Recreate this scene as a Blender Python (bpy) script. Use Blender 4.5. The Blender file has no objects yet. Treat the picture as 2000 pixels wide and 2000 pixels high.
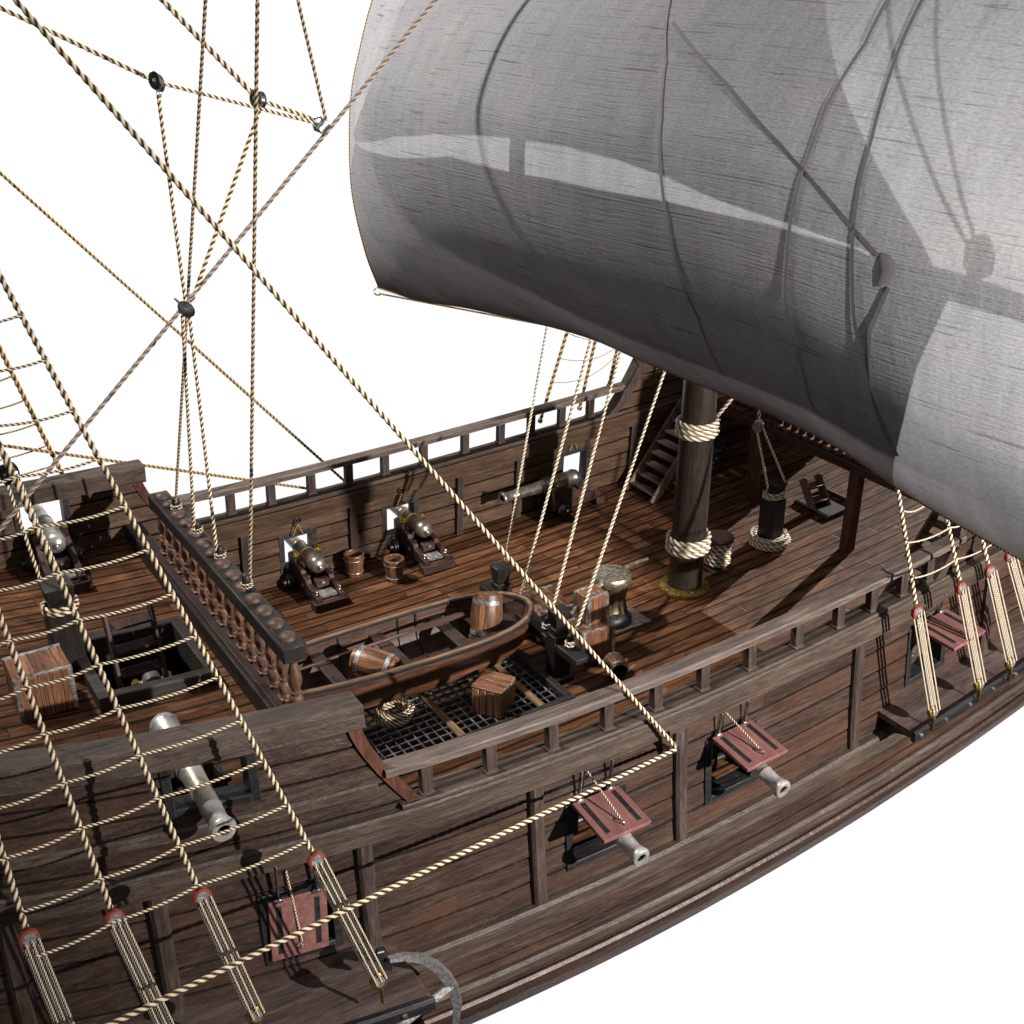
# A sailing ship seen from above its port side: waist, forecastle, rigging and mainsail on a white studio backdrop.
# World units are metres: +X runs aft along the keel line, +Y to the far (starboard) side, +Z up; the mast foot is the origin.
import bpy, bmesh, math, random
from mathutils import Vector, Matrix
random.seed(11)
SC = bpy.context.scene
COL = SC.collection
V = Vector
R = math.radians

# ------------------------------------------------------------------ curves of the ship
def interp(tab, x):
    tab = sorted(tab); n = len(tab)
    if x <= tab[0][0]: i = 0
    elif x >= tab[-1][0]: i = n-2
    else: i = max(k for k in range(n-1) if tab[k][0] <= x)
    def m(k):
        if k <= 0: return (tab[1][1]-tab[0][1])/(tab[1][0]-tab[0][0])
        if k >= n-1: return (tab[-1][1]-tab[-2][1])/(tab[-1][0]-tab[-2][0])
        return (tab[k+1][1]-tab[k-1][1])/(tab[k+1][0]-tab[k-1][0])
    x0, y0 = tab[i]; x1, y1 = tab[i+1]; h = x1-x0; t = (x-x0)/h
    if t < 0: return y0+m(i)*(x-x0)
    if t > 1: return y1+m(i+1)*(x-x1)
    return (2*t**3-3*t*t+1)*y0+(t**3-2*t*t+t)*h*m(i)+(-2*t**3+3*t*t)*y1+(t**3-t*t)*h*m(i+1)
HB = [(-24, 3.0), (-18, 4.7), (-16.2, 5.15), (-14, 5.5), (-11.2, 5.8), (-9, 5.9), (-6, 5.966), (-3, 5.935), (0, 5.83), (2, 5.72), (4, 5.59), (7, 5.35), (10, 5.0), (13, 4.6)]
SH = [(-24, 1.4), (-18, 0.6), (-16.2, 0.4), (-14.1, 0.2), (-11.2, 0.04), (-9, -0.02), (-6, 0.016), (-3, 0.14), (0, 0.33), (2, 0.5), (4, 0.69), (7, 1.05), (10, 1.5), (13, 2.0)]
PR = [(6, -0.6), (5, -0.4), (3.8, -0.12), (2.7, 0), (1.45, 0.1), (0, 0.2), (-1, 0.31), (-1.8, 0.42), (-2.4, 0.46), (-3.0, 0.32), (-3.6, 0), (-4.4, -0.8), (-5, -1.8)]
def hb(x): return interp(HB, x)
def sh(x): return interp(SH, x)
def prof(z): return interp(PR, z)
def deckz(x): return sh(x)-.33
def fcz(x): return 1.97+sh(x)
def hp(x, zr, side, off=0.0): return V((x, side*(hb(x)+prof(zr)+off), zr+sh(x)))

# ------------------------------------------------------------------ materials
def newmat(name):
    m = bpy.data.materials.new(name); m.use_nodes = True
    nt = m.node_tree; nt.nodes.clear()
    out = nt.nodes.new('ShaderNodeOutputMaterial')
    b = nt.nodes.new('ShaderNodeBsdfPrincipled')
    nt.links.new(b.outputs[0], out.inputs[0])
    return m, nt, b, out
def N(nt, t, **kw):
    n = nt.nodes.new('ShaderNode'+t)
    for k, v in kw.items():
        if k.startswith('i_'):
            key = k[2:]
            n.inputs[int(key) if key.isdigit() else key].default_value = v
        else: setattr(n, k, v)
    return n
def math_(nt, op, a, b=None, c=None, clamp=False):
    n = nt.nodes.new('ShaderNodeMath'); n.operation = op; n.use_clamp = clamp
    for i, v in enumerate((a, b, c)):
        if v is None: continue
        if isinstance(v, (int, float)): n.inputs[i].default_value = v
        else: nt.links.new(v, n.inputs[i])
    return n.outputs[0]
def ramp(nt, fac, stops, interp_='LINEAR'):
    r = nt.nodes.new('ShaderNodeValToRGB'); r.color_ramp.interpolation = interp_
    e = r.color_ramp.elements
    while len(e) < len(stops): e.new(.5)
    for i, (p, c) in enumerate(stops):
        e[i].position = p; e[i].color = (*c, 1) if len(c) == 3 else c
    nt.links.new(fac, r.inputs[0]); return r.outputs[0]
def mixc(nt, fac, a, b, mode='MIX'):
    n = nt.nodes.new('ShaderNodeMix'); n.data_type = 'RGBA'; n.blend_type = mode
    for i, v in ((0, fac), (6, a), (7, b)):
        if isinstance(v, (int, float)): n.inputs[i].default_value = v
        elif isinstance(v, tuple): n.inputs[i].default_value = (*v, 1)
        else: nt.links.new(v, n.inputs[i])
    return n.outputs[2]
def coord(nt, scale, which='Object'):
    tc = N(nt, 'TexCoord'); mp = N(nt, 'Mapping'); mp.inputs['Scale'].default_value = scale
    nt.links.new(tc.outputs[which], mp.inputs[0]); return mp.outputs[0]
def noise(nt, vec, scale=1., detail=6., rough=.6, dist=0.):
    n = N(nt, 'TexNoise'); n.inputs['Scale'].default_value = scale; n.inputs['Detail'].default_value = detail
    n.inputs['Roughness'].default_value = rough; n.inputs['Distortion'].default_value = dist
    nt.links.new(vec, n.inputs['Vector']); return n.outputs['Fac']
def bump(nt, b, h, strength=.4, dist=.02):
    n = N(nt, 'Bump'); n.inputs['Strength'].default_value = strength; n.inputs['Distance'].default_value = dist
    nt.links.new(h, n.inputs['Height']); nt.links.new(n.outputs[0], b.inputs['Normal'])
def attr(nt, name='tone'):
    a = N(nt, 'Attribute'); a.attribute_name = name; return a.outputs['Fac']

def wood(name, dark, mid, light, axis='X', along=.5, across=7., rough=.5, bmp=.5, tone=0., edge=None, dents=0., obvar=.0, spec=.4, warm=None):
    m, nt, b, out = newmat(name)
    sc = {'X': (along, across, across), 'Y': (across, along, across), 'Z': (across, across, along)}[axis]
    v = coord(nt, sc)
    g = noise(nt, v, 1.6, 11, .68, .9)
    f = noise(nt, v, 7., 5, .7)
    big = noise(nt, coord(nt, (.55, .8, .8)), 1.3, 4, .6)
    gg = math_(nt, 'ADD', math_(nt, 'MULTIPLY', g, .72), math_(nt, 'MULTIPLY', f, .28))
    c = ramp(nt, gg, [(.33, dark), (.5, mid), (.67, light)])
    if warm:
        c = mixc(nt, ramp(nt, noise(nt, coord(nt, (sc[0]*.6, sc[1]*.25, sc[2]*.25)), 1.1, 4, .6), [(.48, (0, 0, 0)), (.66, (1, 1, 1))]), c, mixc(nt, .75, c, warm))
    br = math_(nt, 'MULTIPLY_ADD', big, 1.1, .45)
    if tone:
        br = math_(nt, 'MULTIPLY', br, math_(nt, 'MULTIPLY_ADD', attr(nt), tone, 1-tone/2))
    if obvar:
        oi = N(nt, 'ObjectInfo')
        br = math_(nt, 'MULTIPLY', br, math_(nt, 'MULTIPLY_ADD', oi.outputs['Random'], obvar, 1-obvar/2))
    vm = N(nt, 'VectorMath', operation='SCALE'); nt.links.new(c, vm.inputs[0]); nt.links.new(br, vm.inputs['Scale'])
    c = vm.outputs[0]
    if edge:
        geo = N(nt, 'NewGeometry'); bv = N(nt, 'Bevel', samples=3); bv.inputs['Radius'].default_value = .022
        dt = N(nt, 'VectorMath', operation='DOT_PRODUCT'); nt.links.new(bv.outputs[0], dt.inputs[0]); nt.links.new(geo.outputs['Normal'], dt.inputs[1])
        p = ramp(nt, dt.outputs['Value'], [(.80, (1, 1, 1)), (.985, (0, 0, 0))])
        p = math_(nt, 'MULTIPLY', p, math_(nt, 'MULTIPLY_ADD', f, 1.3, .05), clamp=True)
        c = mixc(nt, p, c, edge)
    nt.links.new(c, b.inputs['Base Color'])
    nt.links.new(math_(nt, 'MULTIPLY_ADD', f, .35, rough-.17, clamp=True), b.inputs['Roughness'])
    b.inputs['Specular IOR Level'].default_value = spec
    h = gg
    if dents:
        d = noise(nt, coord(nt, (2.2, 3., 3.)), 2.6, 6, .55, .4)
        d = ramp(nt, d, [(.28, (0, 0, 0)), (.62, (1, 1, 1))])
        h = math_(nt, 'ADD', math_(nt, 'MULTIPLY', gg, .5), math_(nt, 'MULTIPLY', d, dents))
    bump(nt, b, h, bmp, .03)
    return m

def deck_material(name, dark, mid, light, width=.36, seam=(.012, .008, .006)):
    m, nt, b, out = newmat(name)
    tc = N(nt, 'TexCoord'); sx = N(nt, 'SeparateXYZ'); nt.links.new(tc.outputs['Object'], sx.inputs[0])
    yw = math_(nt, 'DIVIDE', sx.outputs['Y'], width)
    idn = math_(nt, 'FLOOR', yw); fr = math_(nt, 'FRACT', yw)
    wn = N(nt, 'TexWhiteNoise', noise_dimensions='1D'); nt.links.new(idn, wn.inputs['W'])
    xs = math_(nt, 'ADD', math_(nt, 'DIVIDE', sx.outputs['X'], 3.1), math_(nt, 'MULTIPLY', wn.outputs['Value'], 7.))
    xi = math_(nt, 'FLOOR', xs); xf = math_(nt, 'FRACT', xs)
    wn2 = N(nt, 'TexWhiteNoise', noise_dimensions='2D')
    cb = N(nt, 'CombineXYZ'); nt.links.new(idn, cb.inputs[0]); nt.links.new(xi, cb.inputs[1]); nt.links.new(cb.outputs[0], wn2.inputs['Vector'])
    e = math_(nt, 'ABSOLUTE', math_(nt, 'SUBTRACT', fr, .5))
    wob = noise(nt, coord(nt, (1.5, 1.5, 1.5)), 2., 3, .5)
    e = math_(nt, 'ADD', e, math_(nt, 'MULTIPLY', math_(nt, 'SUBTRACT', wob, .5), .06))
    s1 = ramp(nt, e, [(.36, (0, 0, 0)), (.45, (1, 1, 1))])
    e2 = math_(nt, 'ABSOLUTE', math_(nt, 'SUBTRACT', xf, .5))
    s2 = ramp(nt, e2, [(.494, (0, 0, 0)), (.498, (1, 1, 1))])
    s = math_(nt, 'MAXIMUM', s1, math_(nt, 'MULTIPLY', s2, .7))
    v = coord(nt, (.5, 6, 6)); off = N(nt, 'VectorMath', operation='ADD'); nt.links.new(v, off.inputs[0]); nt.links.new(wn2.outputs['Color'], off.inputs[1])
    off2 = N(nt, 'VectorMath', operation='MULTIPLY_ADD'); nt.links.new(wn2.outputs['Color'], off2.inputs[0]); off2.inputs[1].default_value = (9, 9, 9); nt.links.new(v, off2.inputs[2])
    g = noise(nt, off2.outputs[0], 1.5, 11, .68, .8)
    c = ramp(nt, g, [(.34, dark), (.5, mid), (.68, light)])
    big = noise(nt, coord(nt, (.5, .7, .5)), .9, 4, .6)
    br = math_(nt, 'MULTIPLY', math_(nt, 'MULTIPLY_ADD', big, .9, .55), math_(nt, 'MULTIPLY_ADD', wn2.outputs['Value'], .55, .72))
    vm = N(nt, 'VectorMath', operation='SCALE'); nt.links.new(c, vm.inputs[0]); nt.links.new(br, vm.inputs['Scale'])
    c = mixc(nt, math_(nt, 'MULTIPLY', s, .95), vm.outputs[0], seam)
    nt.links.new(c, b.inputs['Base Color'])
    nt.links.new(math_(nt, 'MULTIPLY_ADD', g, .35, .34, clamp=True), b.inputs['Roughness'])
    b.inputs['Specular IOR Level'].default_value = .16
    h = math_(nt, 'SUBTRACT', math_(nt, 'MULTIPLY', g, .5), math_(nt, 'MULTIPLY', s, 1.2))
    bump(nt, b, h, .55, .02)
    return m

def metal(name, c1, c2, rough=.35, met=.9, scale=6., bmp=.15, rust=None, rr=.3):
    m, nt, b, out = newmat(name)
    v = coord(nt, (scale,)*3); n1 = noise(nt, v, 1., 8, .7); n2 = noise(nt, v, 5., 4, .6)
    c = ramp(nt, n1, [(.38, c1), (.62, c2)])
    if rust:
        c = mixc(nt, ramp(nt, noise(nt, coord(nt, (scale*.35,)*3), 1., 6, .7), [(.5, (0, 0, 0)), (.64, (.85, .85, .85))]), c, rust)
    nt.links.new(c, b.inputs['Base Color']); b.inputs['Metallic'].default_value = met
    nt.links.new(math_(nt, 'MULTIPLY_ADD', n1, rr, rough-rr/2, clamp=True), b.inputs['Roughness'])
    bump(nt, b, n2, bmp, .01)
    return m

def paint(name, c1, c2, rough=.45, axis='Z'):
    m, nt, b, out = newmat(name)
    sc = {'X': (.7, 6, 6), 'Y': (6, .7, 6), 'Z': (6, 6, .7)}[axis]
    n1 = noise(nt, coord(nt, sc), 1.2, 8, .65, .4); n2 = noise(nt, coord(nt, (30,)*3), 1., 3, .6)
    nt.links.new(ramp(nt, n1, [(.35, c1), (.65, c2)]), b.inputs['Base Color'])
    b.inputs['Roughness'].default_value = rough
    bump(nt, b, math_(nt, 'ADD', math_(nt, 'MULTIPLY', n1, .6), math_(nt, 'MULTIPLY', n2, .4)), .25, .01)
    return m

def rope_material(name, dark, light):
    m, nt, b, out = newmat(name)
    n1 = noise(nt, coord(nt, (30,)*3), 1., 4, .6)
    t = math_(nt, 'ADD', attr(nt), math_(nt, 'MULTIPLY', math_(nt, 'SUBTRACT', n1, .5), .5))
    nt.links.new(ramp(nt, t, [(.3, dark), (.52, tuple(a*.5+c*.5 for a, c in zip(dark, light))), (.76, light)]), b.inputs['Base Color'])
    b.inputs['Roughness'].default_value = .85
    b.inputs['Specular IOR Level'].default_value = .15
    bump(nt, b, n1, .3, .01)
    return m

def sail_material(name):
    m, nt, b, out = newmat(name)
    tc = N(nt, 'TexCoord')
    def uvmap(s):
        mp = N(nt, 'Mapping'); mp.inputs['Scale'].default_value = s; nt.links.new(tc.outputs['UV'], mp.inputs[0]); return mp.outputs[0]
    fine = noise(nt, uvmap((260, 330, 1)), 1., 4, .7)
    streak = noise(nt, uvmap((15, 260, 1)), 1., 5, .6, .5)
    weft = noise(nt, uvmap((70, 7, 1)), 1., 4, .6, .3)
    blot = noise(nt, uvmap((9, 7, 1)), 1., 6, .6)
    sx = N(nt, 'SeparateXYZ'); nt.links.new(tc.outputs['UV'], sx.inputs[0])
    base = ramp(nt, blot, [(.3, (.335, .345, .375)), (.5, (.37, .377, .405)), (.7, (.405, .40, .405))])
    slub = ramp(nt, streak, [(.30, (.36, .345, .33)), (.42, (1, 1, 1))])
    c = mixc(nt, .85, base, slub, 'MULTIPLY')
    fv = math_(nt, 'MULTIPLY_ADD', math_(nt, 'SUBTRACT', fine, .5), 1.1, 1.)
    fv = math_(nt, 'ADD', fv, math_(nt, 'MULTIPLY', math_(nt, 'SUBTRACT', weft, .5), .45))
    vm = N(nt, 'VectorMath', operation='SCALE'); nt.links.new(c, vm.inputs[0]); nt.links.new(fv, vm.inputs['Scale'])
    # weathered leech; foot painted dark for its shade, with some brown dirt
    foot = ramp(nt, math_(nt, 'ADD', sx.outputs['Y'], math_(nt, 'MULTIPLY', math_(nt, 'SUBTRACT', blot, .5), .12)), [(.0, (1, 1, 1)), (.06, (.6, .6, .6)), (.2, (0, 0, 0))])
    edge = ramp(nt, sx.outputs['X'], [(.0, (1, 1, 1)), (.035, (0, 0, 0))])
    w = math_(nt, 'MAXIMUM', math_(nt, 'MULTIPLY', foot, .0), math_(nt, 'MULTIPLY', edge, .55))
    c = mixc(nt, w, vm.outputs[0], (.52, .40, .29))
    c = mixc(nt, math_(nt, 'MULTIPLY', foot, .92), c, (.05, .036, .027))
    nt.links.new(c, b.inputs['Base Color']); b.inputs['Roughness'].default_value = .9; b.inputs['Specular IOR Level'].default_value = .05
    h = math_(nt, 'ADD', math_(nt, 'MULTIPLY', streak, .8), math_(nt, 'ADD', math_(nt, 'MULTIPLY', fine, .35), math_(nt, 'MULTIPLY', weft, .5)))
    bump(nt, b, h, .5, .05)
    tr = N(nt, 'BsdfTranslucent'); nt.links.new(c, tr.inputs[0])
    mx = N(nt, 'MixShader'); mx.inputs[0].default_value = .26
    nt.links.new(b.outputs[0], mx.inputs[1]); nt.links.new(tr.outputs[0], mx.inputs[2]); nt.links.new(mx.outputs[0], out.inputs[0])
    return m

M = {}
M['hull'] = wood('hull_planks', (.013, .007, .005), (.046, .027, .0195), (.102, .07, .057), 'X', .35, 7., .42, .55, tone=.45, dents=.4, warm=(.085, .04, .024), spec=.6)
M['inner'] = wood('bulwark_planks', (.02, .0095, .0055), (.075, .042, .024), (.15, .092, .058), 'X', .45, 5., .5, .6, tone=.5, dents=.3)
M['cap'] = wood('weathered_beam', (.023, .0155, .0105), (.066, .047, .035), (.135, .103, .083), 'X', .35, 6., .5, .7, dents=.35, spec=.5, edge=(.2, .17, .145))
M['rail'] = wood('rail_wood', (.045, .032, .026), (.118, .09, .077), (.24, .19, .168), 'X', .45, 7., .5, .5, edge=(.45, .4, .36))
M['capz'] = wood('upright_timber', (.02, .013, .01), (.055, .038, .031), (.11, .083, .07), 'Z', .6, 7., .5, .5, edge=(.17, .135, .115), obvar=.3)
M['red_timber'] = wood('reddish_timber', (.035, .012, .0075), (.095, .037, .023), (.165, .08, .052), 'Z', .7, 6., .45, .45, edge=(.22, .12, .08))
M['deck'] = deck_material('deck_planks', (.038, .014, .006), (.122, .051, .023), (.245, .125, .063))
M['dark'] = wood('dark_oak', (.007, .0055, .005), (.016, .013, .0115), (.032, .026, .023), 'Z', .6, 7., .45, .5, edge=(.085, .07, .06), obvar=.3)
M['darkx'] = wood('dark_oak_beam', (.008, .0075, .007), (.018, .0168, .0165), (.037, .035, .034), 'Y', .6, 6., .45, .4, edge=(.15, .125, .095))
M['coam'] = wood('coaming_timber', (.012, .010, .0095), (.034, .030, .028), (.075, .067, .062), 'X', .5, 6., .45, .5, edge=(.2, .17, .145))
M['mast'] = wood('mast_timber', (.011, .0075, .0055), (.024, .0175, .0145), (.045, .034, .028), 'Z', .8, 9., .4, .35)
M['plank'] = wood('sill_plank', (.013, .0065, .0055), (.036, .019, .0165), (.07, .042, .037), 'Y', .6, 6., .5, .4, edge=(.15, .09, .08))
M['carriage'] = wood('gun_carriage_wood', (.017, .008, .006), (.045, .021, .0165), (.085, .045, .037), 'Y', .6, 5., .5, .4, edge=(.16, .09, .075), obvar=.25)
M['baluster'] = wood('turned_wood', (.045, .02, .0125), (.13, .068, .046), (.24, .145, .105), 'Z', 1., 8., .45, .4, obvar=.4)
M['knob'] = wood('knob_wood', (.03, .0175, .0135), (.08, .048, .037), (.14, .09, .07), 'Y', 2., 8., .5, .3)
M['crate'] = wood('crate_boards', (.045, .016, .008), (.19, .088, .047), (.38, .21, .125), 'Z', .6, 7., .35, .4, tone=.5, edge=(.4, .24, .14), obvar=.25, spec=.5)
M['cratex'] = wood('crate_lid_boards', (.045, .016, .008), (.2, .092, .05), (.4, .225, .135), 'Y', .6, 7., .33, .4, tone=.5, edge=(.4, .24, .14), obvar=.25, spec=.5)
M['barrel'] = wood('barrel_staves', (.04, .014, .006), (.15, .068, .033), (.31, .165, .09), 'Z', .7, 7., .35, .4, tone=.6, spec=.5)
M['boat'] = wood('boat_planks', (.03, .0105, .005), (.098, .042, .021), (.19, .1, .057), 'X', .5, 6., .4, .45, tone=.4)
M['boatin'] = wood('boat_inner_planks', (.026, .012, .0075), (.085, .046, .03), (.165, .1, .068), 'X', .5, 5., .5, .5, tone=.4)
M['gunwale'] = wood('gunwale_wood', (.09, .042, .02), (.22, .125, .07), (.38, .25, .155), 'X', .5, 7., .35, .3)
M['thwart'] = wood('thwart_wood', (.022, .0125, .0105), (.052, .032, .027), (.095, .066, .058), 'Y', .6, 6., .45, .4, edge=(.15, .1, .085))
M['oar'] = wood('oar_wood', (.025, .0125, .010), (.066, .036, .03), (.12, .075, .062), 'X', .5, 8., .4, .35)
M['lightwood'] = wood('pale_beam', (.15, .08, .038), (.32, .2, .11), (.46, .32, .19), 'Y', .6, 6., .45, .4)
M['channel'] = wood('channel_board', (.04, .026, .022), (.11, .078, .07), (.2, .158, .148), 'X', .4, 4., .55, .5, dents=.3, edge=(.34, .27, .22))
M['ladder'] = wood('ladder_wood', (.07, .039, .025), (.2, .122, .082), (.34, .23, .165), 'Z', .7, 6., .5, .4)
M['tread'] = wood('tread_wood', (.03, .0205, .018), (.085, .06, .055), (.15, .115, .107), 'Y', .7, 6., .5, .4)
M['black'] = wood('tarred_wood', (.008, .008, .008), (.02, .02, .021), (.045, .045, .046), 'X', .6, 6., .4, .3, edge=(.12, .12, .12))
M['lid'] = paint('red_lid_paint', (.17, .068, .06), (.29, .138, .124), .5, 'Y')
M['redring'] = paint('red_deadeye_paint', (.22, .035, .022), (.36, .08, .05), .4)
M['iron'] = metal('cannon_iron', (.40, .395, .39), (.80, .79, .78), .34, .76, 4., .25, rust=(.4, .34, .24))
M['dark_iron'] = metal('dark_gun_iron', (.15, .15, .15), (.5, .49, .48), .33, .85, 4., .25, rust=(.3, .25, .17))
M['silver_iron'] = metal('worn_silver_iron', (.52, .515, .51), (.92, .91, .9), .38, .62, 4., .3, rust=(.5, .44, .33))
M['gold_iron'] = metal('gilded_iron', (.22, .2, .18), (.5, .45, .38), .34, .8, 3., .2, rust=(.62, .38, .06))
M['blackiron'] = metal('black_iron', (.03, .03, .031), (.09, .09, .092), .4, .7, 8., .2)
M['steel'] = metal('bright_steel', (.32, .32, .33), (.8, .79, .78), .3, .95, 10., .25)
M['band'] = metal('hoop_iron', (.12, .12, .125), (.82, .82, .83), .3, .75, 5., .3)
M['brass'] = metal('dull_brass', (.2, .125, .02), (.42, .29, .08), .4, .8, 7., .25)
M['bronze'] = metal('capstan_bronze', (.16, .13, .08), (.4, .34, .23), .34, .85, 5., .3)
M['captop'] = metal('capstan_head_metal', (.22, .18, .11), (.82, .76, .6), .32, .85, 11., .6)
M['silver'] = metal('grey_boards', (.22, .22, .22), (.55, .54, .53), .35, .6, 4., .25)
M['grate'] = metal('grating_iron', (.10, .10, .102), (.62, .62, .63), .32, .8, 6., .2)
M['anchor'] = metal('anchor_steel', (.34, .33, .33), (.72, .71, .7), .38, .75, 14., .5)
M['rope'] = rope_material('hemp_rope', (.07, .04, .018), (.92, .79, .57))
M['rope_pale'] = rope_material('pale_rope', (.24, .17, .1), (.9, .83, .68))
M['rope_dark'] = rope_material('darker_rope', (.055, .035, .018), (.6, .49, .33))  # hemp in a lower tone than the standard rope
M['rope_gray'] = rope_material('gray_brown_rope', (.13, .10, .08), (.46, .39, .33))
M['canvas_shade'] = paint('painted_canvas_shade', (.125, .124, .128), (.155, .153, .156), .9)  # colour of the block's shadow patch laid on the sail
M['rope_shadow'] = paint('painted_rope_shadow', (.2, .198, .205), (.25, .248, .252), .9)  # colour of the rope shadows drawn on the sail
M['rope_gold'] = rope_material('tan_rope', (.07, .042, .014), (.6, .42, .2))
M['sail'] = sail_material('sail_canvas')
M['gray_block'] = paint('gray_block_paint', (.12, .118, .115), (.16, .155, .15), .9)
M['canvas_back'] = paint('plain_canvas', (.38, .37, .35), (.5, .48, .45), .9)
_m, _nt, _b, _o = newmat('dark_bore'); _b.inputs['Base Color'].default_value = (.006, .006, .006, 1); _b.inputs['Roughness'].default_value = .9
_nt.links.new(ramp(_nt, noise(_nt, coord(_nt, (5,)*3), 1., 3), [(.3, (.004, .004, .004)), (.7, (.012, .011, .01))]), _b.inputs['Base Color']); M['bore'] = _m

# ------------------------------------------------------------------ mesh building
class MB:
    def __init__(s): s.v = []; s.f = []; s.t = []          # vertices, faces, face tone
    def add(s, vs, fs, tone=.5):
        o = len(s.v); s.v += [tuple(p) for p in vs]
        for f in fs: s.f.append(tuple(i+o for i in f)); s.t.append(tone)
        return s
    def box(s, c, size, rot=None, ch=.012, tone=.5, taper=None):
        hx, hy, hz = (d/2 for d in size); ch = min(ch, hx*.45, hy*.45, hz*.45)
        c = V(c); rot = rot or Matrix.Identity(3)
        vs = []; idx = {}
        for sx in (-1, 1):
            for sy in (-1, 1):
                for sz in (-1, 1):
                    k = 1.0
                    if taper and sz > 0: k = taper
                    for a in range(3):
                        p = [sx*(hx-ch)*k, sy*(hy-ch)*k, sz*(hz-ch)]
                        if a == 0: p[0] = sx*hx*k
                        elif a == 1: p[1] = sy*hy*k
                        else: p[2] = sz*hz
                        idx[(sx, sy, sz, a)] = len(vs); vs.append(c+rot@V(p))
        fs = []
        for a in range(3):
            b_, d_ = [q for q in range(3) if q != a]
            for sg in (-1, 1):
                loop = []
                for (u, w) in ((-1, -1), (1, -1), (1, 1), (-1, 1)):
                    k = [0, 0, 0]; k[a] = sg; k[b_] = u; k[d_] = w
                    loop.append(idx[(*k, a)])
                fs.append(loop)
        for a in range(3):            # edges along axis a
            b_, d_ = [q for q in range(3) if q != a]
            for u in (-1, 1):
                for w in (-1, 1):
                    k0 = [0, 0, 0]; k0[b_] = u; k0[d_] = w; k1 = list(k0); k0[a] = -1; k1[a] = 1
                    fs.append([idx[(*k0, b_)], idx[(*k1, b_)], idx[(*k1, d_)], idx[(*k0, d_)]])
        for sx in (-1, 1):
            for sy in (-1, 1):
                for sz in (-1, 1): fs.append([idx[(sx, sy, sz, a)] for a in range(3)])
        return s.add(vs, fs, tone)
    def bar(s, p0, p1, w, h, up=(0, 0, 1), ch=.012, tone=.5, taper=None):
        p0, p1 = V(p0), V(p1); d = p1-p0; L = d.length; z = d.normalized(); up = V(up)
        x = up.cross(z)
        if x.length < 1e-4: x = V((1, 0, 0)).cross(z)
        x.normalize(); y = z.cross(x)
        return s.box((p0+p1)/2, (w, h, L), Matrix((x, y, z)).transposed(), ch, tone, taper)
    def lathe(s, profile, n=20, base=(0, 0, 0), axis=(0, 0, 1), tone=.5, cap=True, sides=None):
        z = V(axis).normalized(); x = V((1, 0, 0)) if abs(z.x) < .9 else V((0, 1, 0))
        x = (x-z*x.dot(z)).normalized(); y = z.cross(x); base = V(base)
        vs = []
        for (r, h) in profile:
            for k in range(n):
                a = 2*math.pi*k/n; vs.append(base+z*h+(x*math.cos(a)+y*math.sin(a))*r)
        fs = []
        for i in range(len(profile)-1):
            for k in range(n):
                fs.append((i*n+k, i*n+(k+1) % n, (i+1)*n+(k+1) % n, (i+1)*n+k))
        if cap:
            fs.append(tuple(range(n))[::-1]); fs.append(tuple((len(profile)-1)*n+k for k in range(n)))
        return s.add(vs, fs, tone)
    def cyl(s, p0, p1, r0, r1=None, n=14, tone=.5):
        p0, p1 = V(p0), V(p1); L = (p1-p0).length
        return s.lathe([(r0, 0), (r0 if r1 is None else r1, L)], n, p0, p1-p0, tone)
    def torus(s, c, axis, R_, r, n=20, m=8, tone=.5, arc=None):
        z = V(axis).normalized(); x = V((1, 0, 0)) if abs(z.x) < .9 else V((0, 1, 0))
        x = (x-z*x.dot(z)).normalized(); y = z.cross(x); c = V(c)
        vs = []
        for i in range(n):
            a = 2*math.pi*i/n; d = x*math.cos(a)+y*math.sin(a)
            for k in range(m):
                b = 2*math.pi*k/m; vs.append(c+d*(R_+r*math.cos(b))+z*r*math.sin(b))
        fs = [(i*m+k, ((i+1) % n)*m+k, ((i+1) % n)*m+(k+1) % m, i*m+(k+1) % m) for i in range(n) for k in range(m)]
        return s.add(vs, fs, tone)
    def tube(s, pts, r, n=8, tone=.5, closed=False):
        pts = [V(p) for p in pts]; m = len(pts); vs = []; prev = None
        for i, p in enumerate(pts):
            t = (pts[min(i+1, m-1)]-pts[max(i-1, 0)]).normalized()
            x = prev if prev is not None else (V((0, 0, 1)) if abs(t.z) < .9 else V((1, 0, 0)))
            x = (x-t*x.dot(t)).normalized(); prev = x; y = t.cross(x)
            rr = r[i] if isinstance(r, (list, tuple)) else r
            for k in range(n):
                a = 2*math.pi*k/n; vs.append(p+(x*math.cos(a)+y*math.sin(a))*rr)
        fs = [(i*n+k, i*n+(k+1) % n, (i+1)*n+(k+1) % n, (i+1)*n+k) for i in range(m-1) for k in range(n)]
        fs += [tuple(range(n))[::-1], tuple((m-1)*n+k for k in range(n))]
        return s.add(vs, fs, tone)
    def prism(s, poly, mat, depth, tone=.5):
        """poly in the local XY plane, extruded along local +Z by depth; mat places it."""
        n = len(poly)
        vs = [mat@V((x, y, 0)) for x, y in poly]+[mat@V((x, y, depth)) for x, y in poly]
        fs = [tuple(range(n))[::-1], tuple(range(n, 2*n))]+[(i, (i+1) % n, n+(i+1) % n, n+i) for i in range(n)]
        return s.add(vs, fs, tone)
    def loft(s, secs, closed=True, cap=True, tone=.5):
        n = len(secs[0]); vs = [p for sec in secs for p in sec]; m = len(secs); fs = []
        for i in range(m-1):
            for k in range(n if closed else n-1):
                fs.append((i*n+k, i*n+(k+1) % n, (i+1)*n+(k+1) % n, (i+1)*n+k))
        if cap and closed: fs.append(tuple(range(n))[::-1]); fs.append(tuple((m-1)*n+k for k in range(n)))
        return s.add(vs, fs, tone)
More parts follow.
